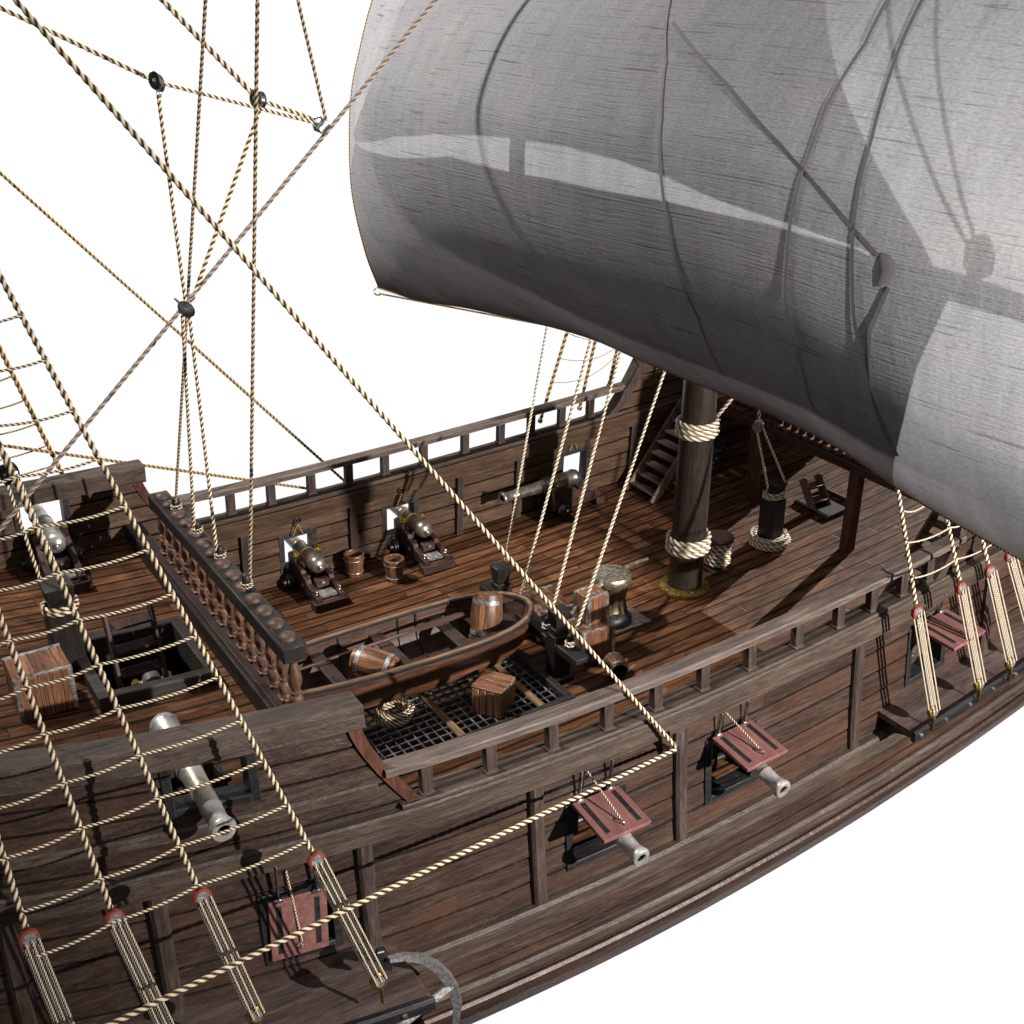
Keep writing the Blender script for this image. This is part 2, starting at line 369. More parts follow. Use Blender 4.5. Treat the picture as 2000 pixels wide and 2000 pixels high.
    def build(s, name, mat, parent=None, smooth=38, bevel=0):
        me = bpy.data.meshes.new(name); me.from_pydata(s.v, [], s.f)
        bm = bmesh.new(); bm.from_mesh(me)
        fl = bm.faces.layers.float.new('tone')
        bm.faces.ensure_lookup_table()
        for f, t in zip(bm.faces, s.t): f[fl] = t
        bmesh.ops.recalc_face_normals(bm, faces=bm.faces)
        if bevel: bmesh.ops.bevel(bm, geom=[e for e in bm.edges if len(e.link_faces) == 2 and e.calc_face_angle(0) > .5], offset=bevel, segments=1, affect='EDGES')
        bm.to_mesh(me); bm.free()
        if smooth:
            me.polygons.foreach_set('use_smooth', [True]*len(me.polygons))
            me.set_sharp_from_angle(angle=R(smooth))
        me.materials.append(M[mat] if isinstance(mat, str) else mat)
        o = bpy.data.objects.new(name, me); COL.objects.link(o)
        if parent: o.parent = parent
        return o

def tag(o, label, cat, group=None, kind=None):
    o['label'] = label; o['category'] = cat
    if group: o['group'] = group
    if kind: o['kind'] = kind
    return o
def thing(name, label, cat, loc=(0, 0, 0), rotz=0., group=None, rot=None):
    o = bpy.data.objects.new(name, None); COL.objects.link(o); o.location = loc
    o.rotation_euler = rot if rot else (0, 0, rotz); o.empty_display_size = .2
    return tag(o, label, cat, group)
def dup(root, label, loc, rotz=0., group=None):
    r = root.copy(); COL.objects.link(r); r.location = loc; r.rotation_euler = (0, 0, rotz); r['label'] = label
    if group: r['group'] = group
    for ch in root.children:
        c = ch.copy(); COL.objects.link(c); c.parent = r
        for g in ch.children:
            d = g.copy(); COL.objects.link(d); d.parent = c
    return r

def rope_mesh(name, pts, r, mat='rope', lobes=2, lay=2.9, parent=None, closed=False, depth=.2, n=None):
    """A laid rope: a lobed section twisting along its path, shade painted into the hollows between the strands."""
    pts = [V(p) for p in pts]
    if closed: pts.append(pts[0])
    cum = [0.]
    for a, b in zip(pts, pts[1:]): cum.append(cum[-1]+(b-a).length)
    L = cum[-1]; step = max(r*.85, L/1500); ns = max(2, int(L/step)); n = n or (12 if r > .03 else 9)
    pitch = lay*r*lobes
    vs = []; tone = []; fs = []; prev = None; j = 0
    def at(d):
        nonlocal j
        while j < len(pts)-2 and cum[j+1] < d: j += 1
        t = (d-cum[j])/max(cum[j+1]-cum[j], 1e-9); return pts[j].lerp(pts[j+1], min(max(t, 0), 1))
    P = [at(L*i/ns) for i in range(ns+1)]
    for i, p in enumerate(P):
        t = (P[min(i+1, ns)]-P[max(i-1, 0)])
        t = t.normalized() if t.length > 1e-9 else V((0, 0, 1))
        x = prev if prev is not None else (V((0, 0, 1)) if abs(t.z) < .9 else V((1, 0, 0)))
        x = (x-t*x.dot(t)).normalized(); prev = x; y = t.cross(x)
        tw = 2*math.pi*(L*i/ns)/pitch
        for k in range(n):
            a = 2*math.pi*k/n; w = math.cos(lobes*(a-tw)); q = 1-depth*(.5-.5*w)*1.6
            vs.append(p+(x*math.cos(a)+y*math.sin(a))*r*q); tone.append(.5+.5*w)  # hollow shade goes into the colour: lower tone between strands
    for i in range(ns):
        for k in range(n): fs.append((i*n+k, i*n+(k+1) % n, (i+1)*n+(k+1) % n, (i+1)*n+k))
    fs += [tuple(range(n))[::-1], tuple(ns*n+k for k in range(n))]
    me = bpy.data.meshes.new(name); me.from_pydata(vs, [], fs)
    a = me.attributes.new('tone', 'FLOAT', 'POINT'); a.data.foreach_set('value', tone)
    me.polygons.foreach_set('use_smooth', [True]*len(me.polygons))
    me.materials.append(M[mat]); me.update()
    o = bpy.data.objects.new(name, me); COL.objects.link(o)
    if parent: o.parent = parent
    return o
def sag(p0, p1, s, n=10):
    p0, p1 = V(p0), V(p1)
    return [p0.lerp(p1, i/n)-V((0, 0, s*4*(i/n)*(1-i/n))) for i in range(n+1)]

def xs_between(a, b, step, extra=()):
    n = max(1, int(math.ceil((b-a)/step))); xs = {round(a+(b-a)*i/n, 4) for i in range(n+1)}
    xs |= {round(e, 4) for e in extra if a < e < b}
    return sorted(xs)

# ================================================================== THE SHIP
ship = thing('sailing_ship', 'brown timber hull of the old sailing ship with its decks, bulwarks, rails and gunports', 'ship')
# gunports: (x0, x1, z0, z1) in hull heights, per side
NEAR_PORTS = [(-13.05, -12.0, -.30, .80), (-7.58, -6.5, -.52, .62), (-4.45, -3.4, -.45, .72), (1.10, 2.15, -.2, .92), (-14.15, -13.0, 2.72, 3.52)]
FAR_PORTS = [(-7.98, -7.18, .12, 1.0), (-5.14, -4.3, .2, 1.05), (.25, 1.05, .1, 1.08), (4.1, 4.9, .2, 1.1), (-13.95, -13.0, 2.55, 3.50)]

def fc_end(z): return -11.38+.85*max(0., (3.5-z)/1.55)**1.4       # aft edge of the forecastle side
def qd_start(z): return 1.75+1.05*max(0., min(1, (z-1.9)/1.6))**.7+max(0, z-3.5)*.12
def skin(side, off, ports, rows, x0f, x1f, name, mat, lip, seed, margin=0.):
    rnd = random.Random(seed); mb = MB()
    for (z0, z1) in rows:
        a, b = x0f((z0+z1)/2), x1f((z0+z1)/2)
        xs = xs_between(a, b, .4, [p for q in ports for p in (q[0]-margin, q[1]+margin)])
        joint = a+rnd.uniform(.5, 3); tone = rnd.random(); 
        for xa, xb in zip(xs, xs[1:]):
            if xa > joint: joint = xa+rnd.uniform(2.2, 4.2); tone = rnd.random()
            mid = (xa+xb)/2; spans = [(z0, z1)]
            for q in ports:
                if q[0]-margin < mid < q[1]+margin:
                    ns = []
                    for (u, w) in spans:
                        if w <= q[2] or u >= q[3]: ns.append((u, w)); continue
                        if u < q[2]: ns.append((u, q[2]))
                        if w > q[3]: ns.append((q[3], w))
                    spans = ns
            for (u, w) in spans:
                fu, fw = (u-z0)/(z1-z0), (w-z0)/(z1-z0)
                g = .03
                def pt(x, z, f): return hp(x, z, side, off+lip*(1-f))
                def pn(x, z): return hp(x, z, side, off-math.copysign(.06, lip))
                xa2 = max(xa, x0f(u)) if xa == xs[0] else xa
                xb2 = x1f(u) if xb == xs[-1] else xb; xa3 = x0f(w) if xa == xs[0] else xa; xb3 = x1f(w) if xb == xs[-1] else xb
                if xa == xs[0]: xa2 = x0f(u)
                u1 = u+g if u == z0 else u; w1 = w-g if w == z1 else w
                vs = [pt(xa2, u1, fu), pt(xb2, u1, fu), pt(xb3, w1, fw), pt(xa3, w1, fw)]
                fs = [(0, 1, 2, 3)]
                if u == z0: mb.add([vs[0], vs[1], pn(xb2, u), pn(xa2, u)], [(0, 1, 2, 3)], -1.1)
                if w == z1: mb.add([vs[2], vs[3], pn(xa3, w), pn(xb3, w)], [(0, 1, 2, 3)], -1.1)
                mb.add(vs, fs, tone)
    return mb.build(name, mat, ship, smooth=22)
def rows(a, b, h):
    n = max(1, round((a-b)/h)); return [(a-(a-b)*(i+1)/n, a-(a-b)*i/n) for i in range(n)]
const = lambda c: (lambda z: c)
XL, XR = -23., 12.
for side, ports, nm in ((-1, NEAR_PORTS, 'hull_side'), (1, FAR_PORTS, 'hull_side')):
    rnear = rows(1.95, -1.05, .5)+rows(-1.05, -2.2, .42)+rows(-2.2, -3.0, .28)+rows(-3.0, -5.0, .5)
    skin(side, 0, ports, rnear, const(XL), const(XR), nm, 'hull', .014, 3+side)
    skin(side, 0, ports, rows(3.5, 1.95, .41), const(XL), fc_end, 'forecastle_side', 'hull', .014, 9+side)
    skin(side, 0, [], rows(5.6, 1.95, .47), qd_start, const(XR), 'quarterdeck_side', 'hull', .014, 19+side)
    # inner linings
    skin(side, -.26, ports, rows(1.95, -1.2, .46), const(XL), const(XR), 'bulwark_lining', 'inner', -.03, 29+side)
    skin(side, -.24, ports, rows(3.5, 1.95, .41), const(XL), fc_end, 'forecastle_lining', 'inner', -.03, 39+side)
    skin(side, -.24, [], rows(5.6, 1.95, .47), qd_start, const(XR), 'quarterdeck_lining', 'inner', -.03, 49+side)

def hull_band(name, mat, side, x0, x1, sec, step=.4, smooth=40, parent=None, xf=None):
    """sec: list of (offset from the hull side, height) round the section."""
    secs = []
    for x in xs_between(x0, x1, step):
        ring = []
        for (o, z) in sec: 
            p = hp(x, z, side, o); 
            ring.append(p)
        secs.append(ring)
    return MB().loft(secs).build(name, mat, parent or ship, smooth=smooth)
def rect(o0, o1, z0, z1, c=.03): return [(o0, z0), (o1-c, z0), (o1, z0+c), (o1, z1-c), (o1-c, z1), (o0+c, z1), (o0, z1-c)]
for side in (-1, 1):
    # thick gray strake with the cap on top of the waist bulwark; runs on under forecastle and quarterdeck
    hull_band('sheer_strake', 'cap', side, XL, XR, rect(-.02, .17, 1.40, 1.84))
    hull_band('cap_rail', 'cap', side, -10.75, 2.1, rect(-.32, .14, 1.843, 1.925, .02))
    hull_band('top_rail', 'rail', side, -10.98 if side < 0 else -11.2, 2.45, rect(-.17, .15, 2.50, 2.64, .02))
    hull_band('main_wale', 'cap', side, XL, XR, rect(-.02, .19, -1.38, -.98, .05))
    hull_band('rubbing_strake', 'cap', side, XL, XR, rect(-.02, .14, -2.24, -2.0, .05))
    hull_band('rubbing_strake', 'hull', side, XL, XR, rect(-.02, .12, -2.66, -2.44, .05))
    hull_band('forecastle_rail', 'cap', side, XL, -11.2, rect(-.44, .06, 3.40, 3.80, .03))
    hull_band('forecastle_wale', 'cap', side, XL, -11.1, rect(-.02, .07, 2.22, 2.42, .03))
    hull_band('inner_clamp', 'inner', side, XL, XR, rect(-.40, -.22, 1.42, 1.82, .03))
    # stanchions carrying the top rail
    xs_ = [-10.25, -9.08, -7.88, -6.75, -5.68, -4.61, -3.47, -2.26, -1.14, -.19, .7, 1.5] if side < 0 else [-10.2, -9.16, -8.13, -7.07, -6.05, -5.04, -3.93, -2.71, -1.63, -.69, .27, 1.19]
    for x in xs_:
        z0 = 1.92+sh(x); z1 = 2.5+sh(x); y = side*(hb(x)-.01)
        mb = MB(); mb.bar((x, y+side*.03, z0), (x, y, z1), .17, .2, (1, 0, 0), .015, random.random())
        mb.bar((x, y+side*.03, z0), (x, y+side*.03, z0+.05), .21, .24, (1, 0, 0), .01)
        mb.build('stanchion', 'capz', ship)
    # upright riders on the outside of the planking
    for x in ([-20, -16.6, -14.6, -11.42, -8.28, -5.17, -2.4+1.83, 3.6, 6.5] if side < 0 else []):
        secs = []
        for i in range(9):
            zr = -1.0+2.42*i/8; w = .13
            a, b = hp(x-w, zr, side, 0), hp(x+w, zr, side, 0); o = .14
            secs.append([hp(x-w, zr, side, -.02), hp(x-w, zr, side, o-.05), hp(x-w+.05, zr, side, o), hp(x+w-.05, zr, side, o), hp(x+w, zr, side, o-.05), hp(x+w, zr, side, -.02)])
        MB().loft(secs).build('rider', 'capz', ship)
    # inner frames of the bulwark
    for x in [-13.0+.3, -10.2, -9.0, -6.1, -3.0, -1.2, 2.5, 3.6]:
        zb = deckz(x)-sh(x)
        secs = []
        for i in range(7):
            zr = zb+(1.42-zb)*i/6; w = .09
            secs.append([hp(x-w, zr, side, -.27), hp(x-w, zr, side, -.40), hp(x+w, zr, side, -.40), hp(x+w, zr, side, -.27)])
        MB().loft(secs).build('bulwark_frame', 'capz', ship, smooth=30)
    # curved end boards of forecastle and quarterdeck sides
    secs = []
    for i in range(13):
        z = 3.42-1.5*i/12; x = fc_end(z)
        secs.append([hp(x-.11, z, side, .07), hp(x+.1, z, side, .07), hp(x+.1, z, side, -.30), hp(x-.11, z, side, -.30)])
    MB().loft(secs).build('end_board', 'red_timber', ship, smooth=50)
    secs = []
    for i in range(17):
        z = 1.9+3.6*i/16; x = qd_start(z)
        secs.append([hp(x-.14, z, side, .08), hp(x+.14, z, side, .08), hp(x+.14, z, side, -.30), hp(x-.14, z, side, -.30)])
    MB().loft(secs).build('end_board', 'capz', ship, smooth=50)
    hull_band('quarterdeck_rail', 'cap', side, 4.2, XR, rect(-.4, .06, 5.55, 5.8, .03))

# gunport frames (linings of the openings)
for side, ports in ((-1, NEAR_PORTS), (1, FAR_PORTS)):
    for (x0, x1, z0, z1) in ports:
        mb = MB(); w = .11; so, si = .05, -.30
        def ring(xa, xb, za, zb):
            secs = []
            for (x, z) in ((xa, za), (xb, za), (xb, zb), (xa, zb)):
                secs.append([hp(x, z, side, so), hp(x, z, side, si)])
            return secs
        for (xa, xb, za, zb) in ((x0-w, x0+.03, z0-w, z1+w), (x1-.03, x1+w, z0-w, z1+w), (x0+.03, x1-.03, z0-w, z0+.03), (x0+.03, x1-.03, z1-.03, z1+w)):
            q = [(xa, za), (xb, za), (xb, zb), (xa, zb)]
            mb.add([hp(x, z, side, so) for x, z in q]+[hp(x, z, side, si) for x, z in q],
                   [(0, 1, 2, 3), (7, 6, 5, 4), (0, 4, 5, 1), (1, 5, 6, 2), (2, 6, 7, 3), (3, 7, 4, 0)])
        mb.build('gunport_frame', 'black' if side < 0 else 'coam', ship, smooth=0, bevel=.012)

# decks
def deck_sheet(name, mat, x0, x1, zf, halff, hole=None, step=.5, thick=.0):
    mb = MB(); ex = [hole[0], hole[1]] if hole else []
    for xa, xb in zip(*(lambda L: (L, L[1:]))(xs_between(x0, x1, step, ex))):
        ycuts = [-1., 1.] if not hole else [-1., hole[2], hole[3], 1.]
        for j in range(len(ycuts)-1):
            def y(x, k): return halff(x)*ycuts[k] if abs(ycuts[k]) == 1. else ycuts[k]
            if hole and j == 1 and hole[0]-1e-6 < (xa+xb)/2 < hole[1]+1e-6: continue
            mb.add([(xa, y(xa, j), zf(xa)), (xb, y(xb, j), zf(xb)), (xb, y(xb, j+1), zf(xb)), (xa, y(xa, j+1), zf(xa))], [(0, 1, 2, 3)])
    o = mb.build(name, mat, ship, smooth=60); return o
inner_half = lambda x: hb(x)+prof(-.3)-.2
GR = (-9.28, -5.08, -2.32, 2.32)                         # main hatch
deck_sheet('waist_deck', 'deck', -11.5, XR, deckz, inner_half, GR)
FH = (-13.95, -12.2, -1.08, .86)                         # forecastle hatch
deck_sheet('forecastle_deck', 'deck', XL, -11.75, fcz, lambda x: hb(x)+prof(2.3)-.2, FH)
MB().box((-17.2, 0, .55), (10.8, 10.2, .1), ch=0).build('lower_deck', 'deck', ship)
MB().box((-5.5, 0, -1.15), (35, 11.2, .1), ch=0).build('gun_deck', 'inner', ship)
# break of the forecastle: sill beam, bulkhead under it
MB().box((-11.58, 0, 2.22), (.36, 11.0, .44), ch=.03).build('break_beam', 'dark', ship)
mb = MB()
for i in range(26):
    y = -5.2+i*.4+.2; mb.box((-11.78, y, .83), (.08, .385, 2.3), ch=.012, tone=random.random())
mb.build('forecastle_bulkhead', 'crate', ship)
# main hatch coaming and grating
def coaming(name, x0, x1, y0, y1, zf, h, w=.16, drop=.3):
    mb = MB()
    for (a, b) in (((x0-w/2, y0-w/2), (x1+w/2, y0-w/2)), ((x0-w/2, y1+w/2), (x1+w/2, y1+w/2))):
        xs = xs_between(a[0]-w/2, b[0]+w/2, .6)
        secs = [[V((x, a[1]-w/2, zf(x)-drop)), V((x, a[1]+w/2, zf(x)-drop)), V((x, a[1]+w/2, zf(x)+h-.02)), V((x, a[1]+w/2-.02, zf(x)+h)), V((x, a[1]-w/2+.02, zf(x)+h)), V((x, a[1]-w/2, zf(x)+h-.02))] for x in xs]
        mb.loft(secs)
    for x in (x0-w/2, x1+w/2): mb.box((x, (y0+y1)/2, zf(x)+(h-drop)/2-.002), (w, y1-y0, h+drop), ch=.02)
    return mb.build(name, 'coam', ship)
coaming('main_hatch_coaming', *GR[:2], GR[2], GR[3], deckz, .24)
mb = MB(); gz = lambda x: deckz(x)+.09
n = 22
for i in range(n):
    y = GR[2]+(i+.5)*(GR[3]-GR[2])/n
    mb.bar((GR[0], y, gz(GR[0])), (GR[1], y, gz(GR[1])), .032, .055, (0, 0, 1), .008, random.random())
n = 20
for i in range(n):
    x = GR[0]+(i+.5)*(GR[1]-GR[0])/n
    mb.bar((x, GR[2], gz(x)+.024), (x, GR[3], gz(x)+.024), .032, .04, (0, 0, 1), .008, random.random())
mb.build('hatch_grating', 'grate', ship)
for x in (-7.53, -5.62): MB().box((x, 0, gz(x)+.055), (.15, 4.64, .08), ch=.015).build('hatch_beam', 'lightwood', ship)
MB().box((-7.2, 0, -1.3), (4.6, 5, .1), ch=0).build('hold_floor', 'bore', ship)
coaming('forecastle_hatch_coaming', *FH[:2], FH[2], FH[3], fcz, .3, .2)
# gunport lids of the near side, hung from two iron straps each, with a ring and its lift rope
def lid(x0, x1, zh, ln, ang, zstrap):
    side = -1
    a, b = hp(x0, zh, side, .07), hp(x1, zh, side, .07)
    ex = (b-a).normalized(); down = V((0, -math.sin(R(ang)), -math.cos(R(ang)))); down = (down-ex*down.dot(ex)).normalized(); nrm = ex.cross(down).normalized()
    if nrm.z < 0 and nrm.y > 0: nrm = -nrm
    if nrm.y > 0 and ang < 45: nrm = -nrm
    if nrm.z < 0: nrm = -nrm
    W = (b-a).length; Mx = Matrix((ex, down, nrm)).transposed()
    c = (a+b)/2+down*(ln/2+.03)
    mb = MB(); mb.box(c, (W, ln, .05), Mx, .008); mb.box(c-nrm*.05, (W-.03, ln-.03, .045), Mx, .008)
    o = mb.build('gunport_lid', 'lid', ship)
    for f in (.17, .83):
        p = a+ex*(W*f)
        MB().box(p+down*(ln*.52)+nrm*.031, (.085, ln*.8, .014), Mx, .003).build('hinge_strap', 'black', o)
        mb = MB(); mb.box(p+down*.03+nrm*.03, (.14, .07, .06), Mx, .01)
        q = hp(p.x, zstrap, side, .165 if zstrap > 1.35 else .06); 
        mb.bar(p+down*.0+nrm*.03, q, .085, .02, (1, 0, 0), .004)
        mb.build('hinge_arm', 'steel', o)
    r = a+ex*(W*.52)+down*(ln*.84)+nrm*.06
    mb = MB(); mb.torus(r, ex+nrm*.6, .06, .012); mb.cyl(r-nrm*.04+down*.06, r+nrm*.02+down*.05, .012, n=8); mb.build('lid_ring', 'steel', o)
    top = hp((a.x+b.x)/2-.12, 1.28, side, .05)
    rope_mesh('lift_rope', [r-down*.05, top], .02, 'rope', parent=o)
    return o
lid(-7.6, -6.62, .78, 1.0, 84, 1.43)
lid(-4.48, -3.5, .90, .98, 84, 1.43)
lid(1.05, 2.05, 1.12, .98, 86, 1.6)
lid(-13.02, -12.1, .83, 1.08, 6, 1.5)
# rings with lift lines over the far ports
for p in ((-7.639, 5.620, 1.458), (-4.769, 5.620, 1.589), (0.518, 5.550, 1.966)):
    p = V(p); mb = MB(); mb.torus(p, (0, 1, .2), .085, .02); mb.cyl(p+V((0, -.02, .0)), p+V((0, .25, .05)), .02); o = mb.build('port_ring', 'blackiron', ship)
    for s in (-1, 1): rope_mesh('lift_line', [p+V((0, -.02, -.08)), p+V((s*.13, .0, -.38)), p+V((s*.1, .25, -.45))], .016, 'rope_gold', parent=o)

# ================================================================== FITTINGS ON DECK
# balustrade at the break of the forecastle
bal = thing('balustrade', 'grey pin rail with round knobs on turned balusters at the break of the forecastle', 'balustrade')
BX = -11.42; BY = 3.66
MB().box((BX, 0, 3.72), (.42, 2*BY, .3), ch=.025).build('handrail', 'darkx', bal)
MB().box((BX-.06, 0, 2.475), (.4, 2*BY-.1, .07), ch=.015).build('base_plank', 'plank', bal)
bprof = [(.0, 0), (.10, 0), (.105, .04), (.085, .07), (.10, .1), (.115, .16), (.12, .26), (.11, .31), (.075, .34), (.095, .37), (.1, .4), (.07, .43), (.085, .48), (.115, .56), (.125, .65), (.118, .74), (.095, .85), (.07, .95), (.055, 1.0), (.07, 1.02), (.072, 1.05), (.05, 1.07), (.0, 1.07)]
NB = 15
for i in range(NB):
    y = -BY+.14+(2*BY-.3)*i/(NB-1)
    mb = MB(); mb.box((BX, y, 2.535), (.25, .25, .05), ch=.012); mb.lathe([(r, h*.945) for r, h in bprof], 16, (BX, y, 2.555), cap=False)
    mb.build('baluster', 'baluster', bal, smooth=50)
for i in range(14):
    y = -BY+.32+(2*BY-.64)*i/13
    prof_ = [(.0, 0), (.155, 0), (.15, .035), (.12, .075), (.07, .1), (0, .106)]
    MB().lathe(prof_, 18, (BX, y, 3.868), cap=False).build('knob', 'knob', bal, smooth=60)
PINS = [(-11.340, 2.508, 3.723), (-11.340, 1.237, 3.724), (-11.340, -0.043, 3.707), (-11.340, -1.391, 3.666)]
for p in PINS:
    mb = MB(); mb.lathe([(0, -.1), (.055, -.1), (.055, .0), (.075, .03), (.08, .2), (.07, .28), (.04, .31), (0, .32)], 12, (BX+.05, p[1], 3.87), cap=False)
    mb.build('belaying_pin', 'dark', bal, smooth=50)
    rope_mesh('belayed_turn', [(BX+.05+.1*math.cos(a*.5), p[1]+.1*math.sin(a*.5), 3.90+.005*a) for a in range(26)], .02, 'rope', parent=bal)

# main mast with its iron coat ring
mast = thing('main_mast', 'thick dark round mast rising from a bronze ring in the waist deck', 'mast')
MTOP = 19.5
def mx(z): return .02+.014*z
MB().lathe([(.415, -.3), (.41, 1.5), (.40, 4.), (.38, 6.5), (.24, 10.), (.17, 16), (.15, MTOP)], 32, (mx(0), 0, 0), (.014, 0, 1)).build('mast_pole', 'mast', mast)
mb = MB(); mb.lathe([(.41, -.1), (.62, -.1), (.635, .0), (.62, .05), (.47, .09), (.41, .09)], 28, (0, 0, .03), cap=False); mb.build('mast_ring', 'brass', mast)
for k in range(10):
    a = k*.628; MB().cyl((.54*math.cos(a), .54*math.sin(a), .08), (.54*math.cos(a), .54*math.sin(a), .13), .03, n=8).build('bolt', 'steel', mast)
def lashing(name, label, z, r, turns, rr, cx, cy=0):
    pts = []
    for i in range(turns*26+1):
        a = 2*math.pi*i/26; pts.append((cx+r*math.cos(a), cy+r*math.sin(a), z+rr*1.75*i/26+.02*math.sin(a+.6)))
    o = rope_mesh(name, pts, rr, 'rope_pale', lobes=3, lay=2.4, depth=.26); return tag(o, label, 'rope lashing', 'rope lashings round the main mast')
lashing('rope_lashing', 'pale rope lashing of three turns low on the main mast', 1.02, .475, 3, .078, mx(1.1))
lashing('rope_lashing', 'upper rope lashing round the main mast just under the sail', 3.98, .445, 3, .075, mx(4))

# main pin rail (fife rail) ahead of the mast
pr = thing('pin_rail', 'dark oak fife rail with square posts and belaying pins beside the boat', 'pin rail')
PX = -4.62; zr_ = deckz(-4.6)
MB().box((PX, -.3, zr_+.86), (.36, 4.0, .2), ch=.02).build('crossbeam', 'darkx', pr)
for y in (1.02, -1.35):
    mb = MB(); mb.box((PX, y, zr_+.55), (.42, .36, 1.14), ch=.02); mb.box((PX, y, zr_+1.2), (.36, .3, .16), ch=.02)
    mb.box((PX, y, zr_+1.28+.22), (.30, .26, .42), ch=.02, taper=1.35); mb.box((PX, y, zr_-.02), (.5, .6, .3), ch=.03)
    mb.build('post', 'dark', pr)
PRP = [(-4.620, 1.089, 0.654), (-4.620, 0.293, 0.789), (-4.620, -0.916, 0.930), (-4.620, -1.799, 0.940)]
for p in PRP:
    MB().lathe([(0, -.36), (.05, -.36), (.055, .0), (.075, .04), (.08, .22), (.07, .3), (.04, .34), (0, .345)], 12, (PX, p[1], zr_+.96), cap=False).build('belaying_pin', 'dark', pr, smooth=50)
    rope_mesh('belayed_turn', [(PX+.1*math.cos(a*.5), p[1]+.1*math.sin(a*.5), zr_+1.0+.006*a) for a in range(26)], .028, 'rope_pale', parent=pr)

# capstan
cz = deckz(-2.35); CX, CY = -2.35, -.16
cap = thing('capstan', 'bronze capstan drum with two bars standing forward of the main mast', 'capstan', (CX, CY, cz))
MB().box((.12, -.05, .04), (1.28, 1.1, .09), ch=.015).build('base_plate', 'steel', cap)
MB().lathe([(.0, .08), (.5, .08), (.52, .14), (.46, .2), (.44, .24), (.4, .28), (.34, .33), (.34, .36), (0, .36)], 24, cap=False).build('pawl_rim', 'blackiron', cap)
MB().lathe([(0, .3), (.3, .3), (.33, .36), (.3, .45), (.29, .65), (.32, .85), (.38, 1.02), (.37, 1.08), (0, 1.08)], 24, cap=False).build('barrel', 'bronze', cap)
for k in range(8):
    a = k*math.pi/4+.2
    secs = []
    for (r, z) in ((.40, .36), (.36, .5), (.345, .65), (.37, .85), (.43, 1.04)):
        c = V((r*math.cos(a), r*math.sin(a), z)); t = V((-math.sin(a), math.cos(a), 0)); n_ = V((math.cos(a), math.sin(a), 0))
        secs.append([c-t*.06-n_*.1, c+t*.06-n_*.1, c+t*.045, c-t*.045])
    MB().loft(secs).build('whelp', 'bronze', cap)
MB().lathe([(0, 1.06), (.44, 1.06), (.465, 1.1), (.465, 1.24), (.44, 1.28), (.36, 1.3), (0, 1.3)], 28, cap=False).build('drumhead', 'captop', cap)
for a, L in ((R(203), 1.45), (R(20), 1.25)):
    d = V((math.cos(a), math.sin(a), 0)); pts = [d*(.3+L*t)+V((0, 0, 1.2-.12*t*t-.06*t)) for t in [i/8 for i in range(9)]]
    MB().tube(pts, [.062-.026*i/8 for i in range(9)], 8).build('capstan_bar', 'captop', cap)

# bitts: posts for belaying
def bitt(label, p, h, r, rz=0):
    t = thing('bitt_post', label, 'mooring post', p, rz)
    mb = MB(); mb.box((0, 0, h*.36), (2*r, 2*r, h*.72), ch=.03); mb.build('shaft', 'dark', t)
    mb = MB(); mb.box((0, 0, h*.745), (1.5*r, 1.5*r, h*.08), ch=.01); mb.box((0, 0, h*.89), (1.55*r, 1.55*r, h*.22), ch=.025, taper=1.25); mb.build('head', 'dark', t)
    return t
bp = V((3.022, 0.300, 0.262)); bitt('dark square post with flared head standing aft of the mast', bp, 1.78, .24, .15)
lash = rope_mesh('rope_lashing', [(bp.x+.24*math.cos(a*.3), bp.y+.24*math.sin(a*.3), bp.z+1.30+.0045*a) for a in range(45)], .055, 'rope_pale', lobes=3, lay=2.6, depth=.25)
tag(lash, 'rope turns tied round the neck of the post aft of the mast', 'rope lashing')
def coil(label, p, r, rr, turns, layers, seed=1, mat='rope_pale'):
    rnd = random.Random(seed); pts = []
    for L in range(layers):
        for i in range(turns*24):
            a = 2*math.pi*i/24; k = i/(turns*24); k = k if L % 2 == 0 else 1-k
            q = r-rr*1.9*turns*(.0+k)+.012*math.sin(3*a+L); pts.append((p[0]+q*math.cos(a), p[1]+q*math.sin(a), p[2]+rr*(.9+1.75*L)+.012*math.sin(2*a+seed+L)))
    return rope_mesh('rope_coil', pts, rr, mat, lobes=3, lay=2.6, depth=.25)
tag(coil('', (bp.x, bp.y, bp.z), .52, .055, 2, 3, 3), 'pale rope coil round the foot of the post aft of the mast', 'rope coil')
fb = V((-14.215, 0.542, 2.179)); bitt('stout dark bitt post beside the crate on the forecastle deck', fb, 1.75, .27, 0)
l2 = rope_mesh('rope_lashing', [(fb.x+.29*math.cos(a*.3), fb.y+.29*math.sin(a*.3), fb.z+1.20+.004*a) for a in range(45)], .05, 'rope', lay=3)
tag(l2, 'rope turns round the neck of the forecastle bitt post', 'rope lashing')

# rope spool beside the mast
sp = V((1.237, 0.239, 0.101)); t = thing('rope_spool', 'wooden reel wound with rope standing beside the mast', 'rope reel', sp)
MB().lathe([(0, 0), (.36, 0), (.36, .07), (0, .07)], 26, cap=False).build('flange', 'thwart', t)
MB().lathe([(0, .78), (.37, .78), (.375, .87), (0, .87)], 26, cap=False).build('flange', 'thwart', t)
MB().lathe([(.25, .05), (.25, .8)], 20).build('core', 'thwart', t)
rope_mesh('wound_rope', [(.28*math.cos(a*.3), .28*math.sin(a*.3), .12+.00505*a) for a in range(125)], .05, 'rope_pale', lay=3., depth=.25, parent=t)

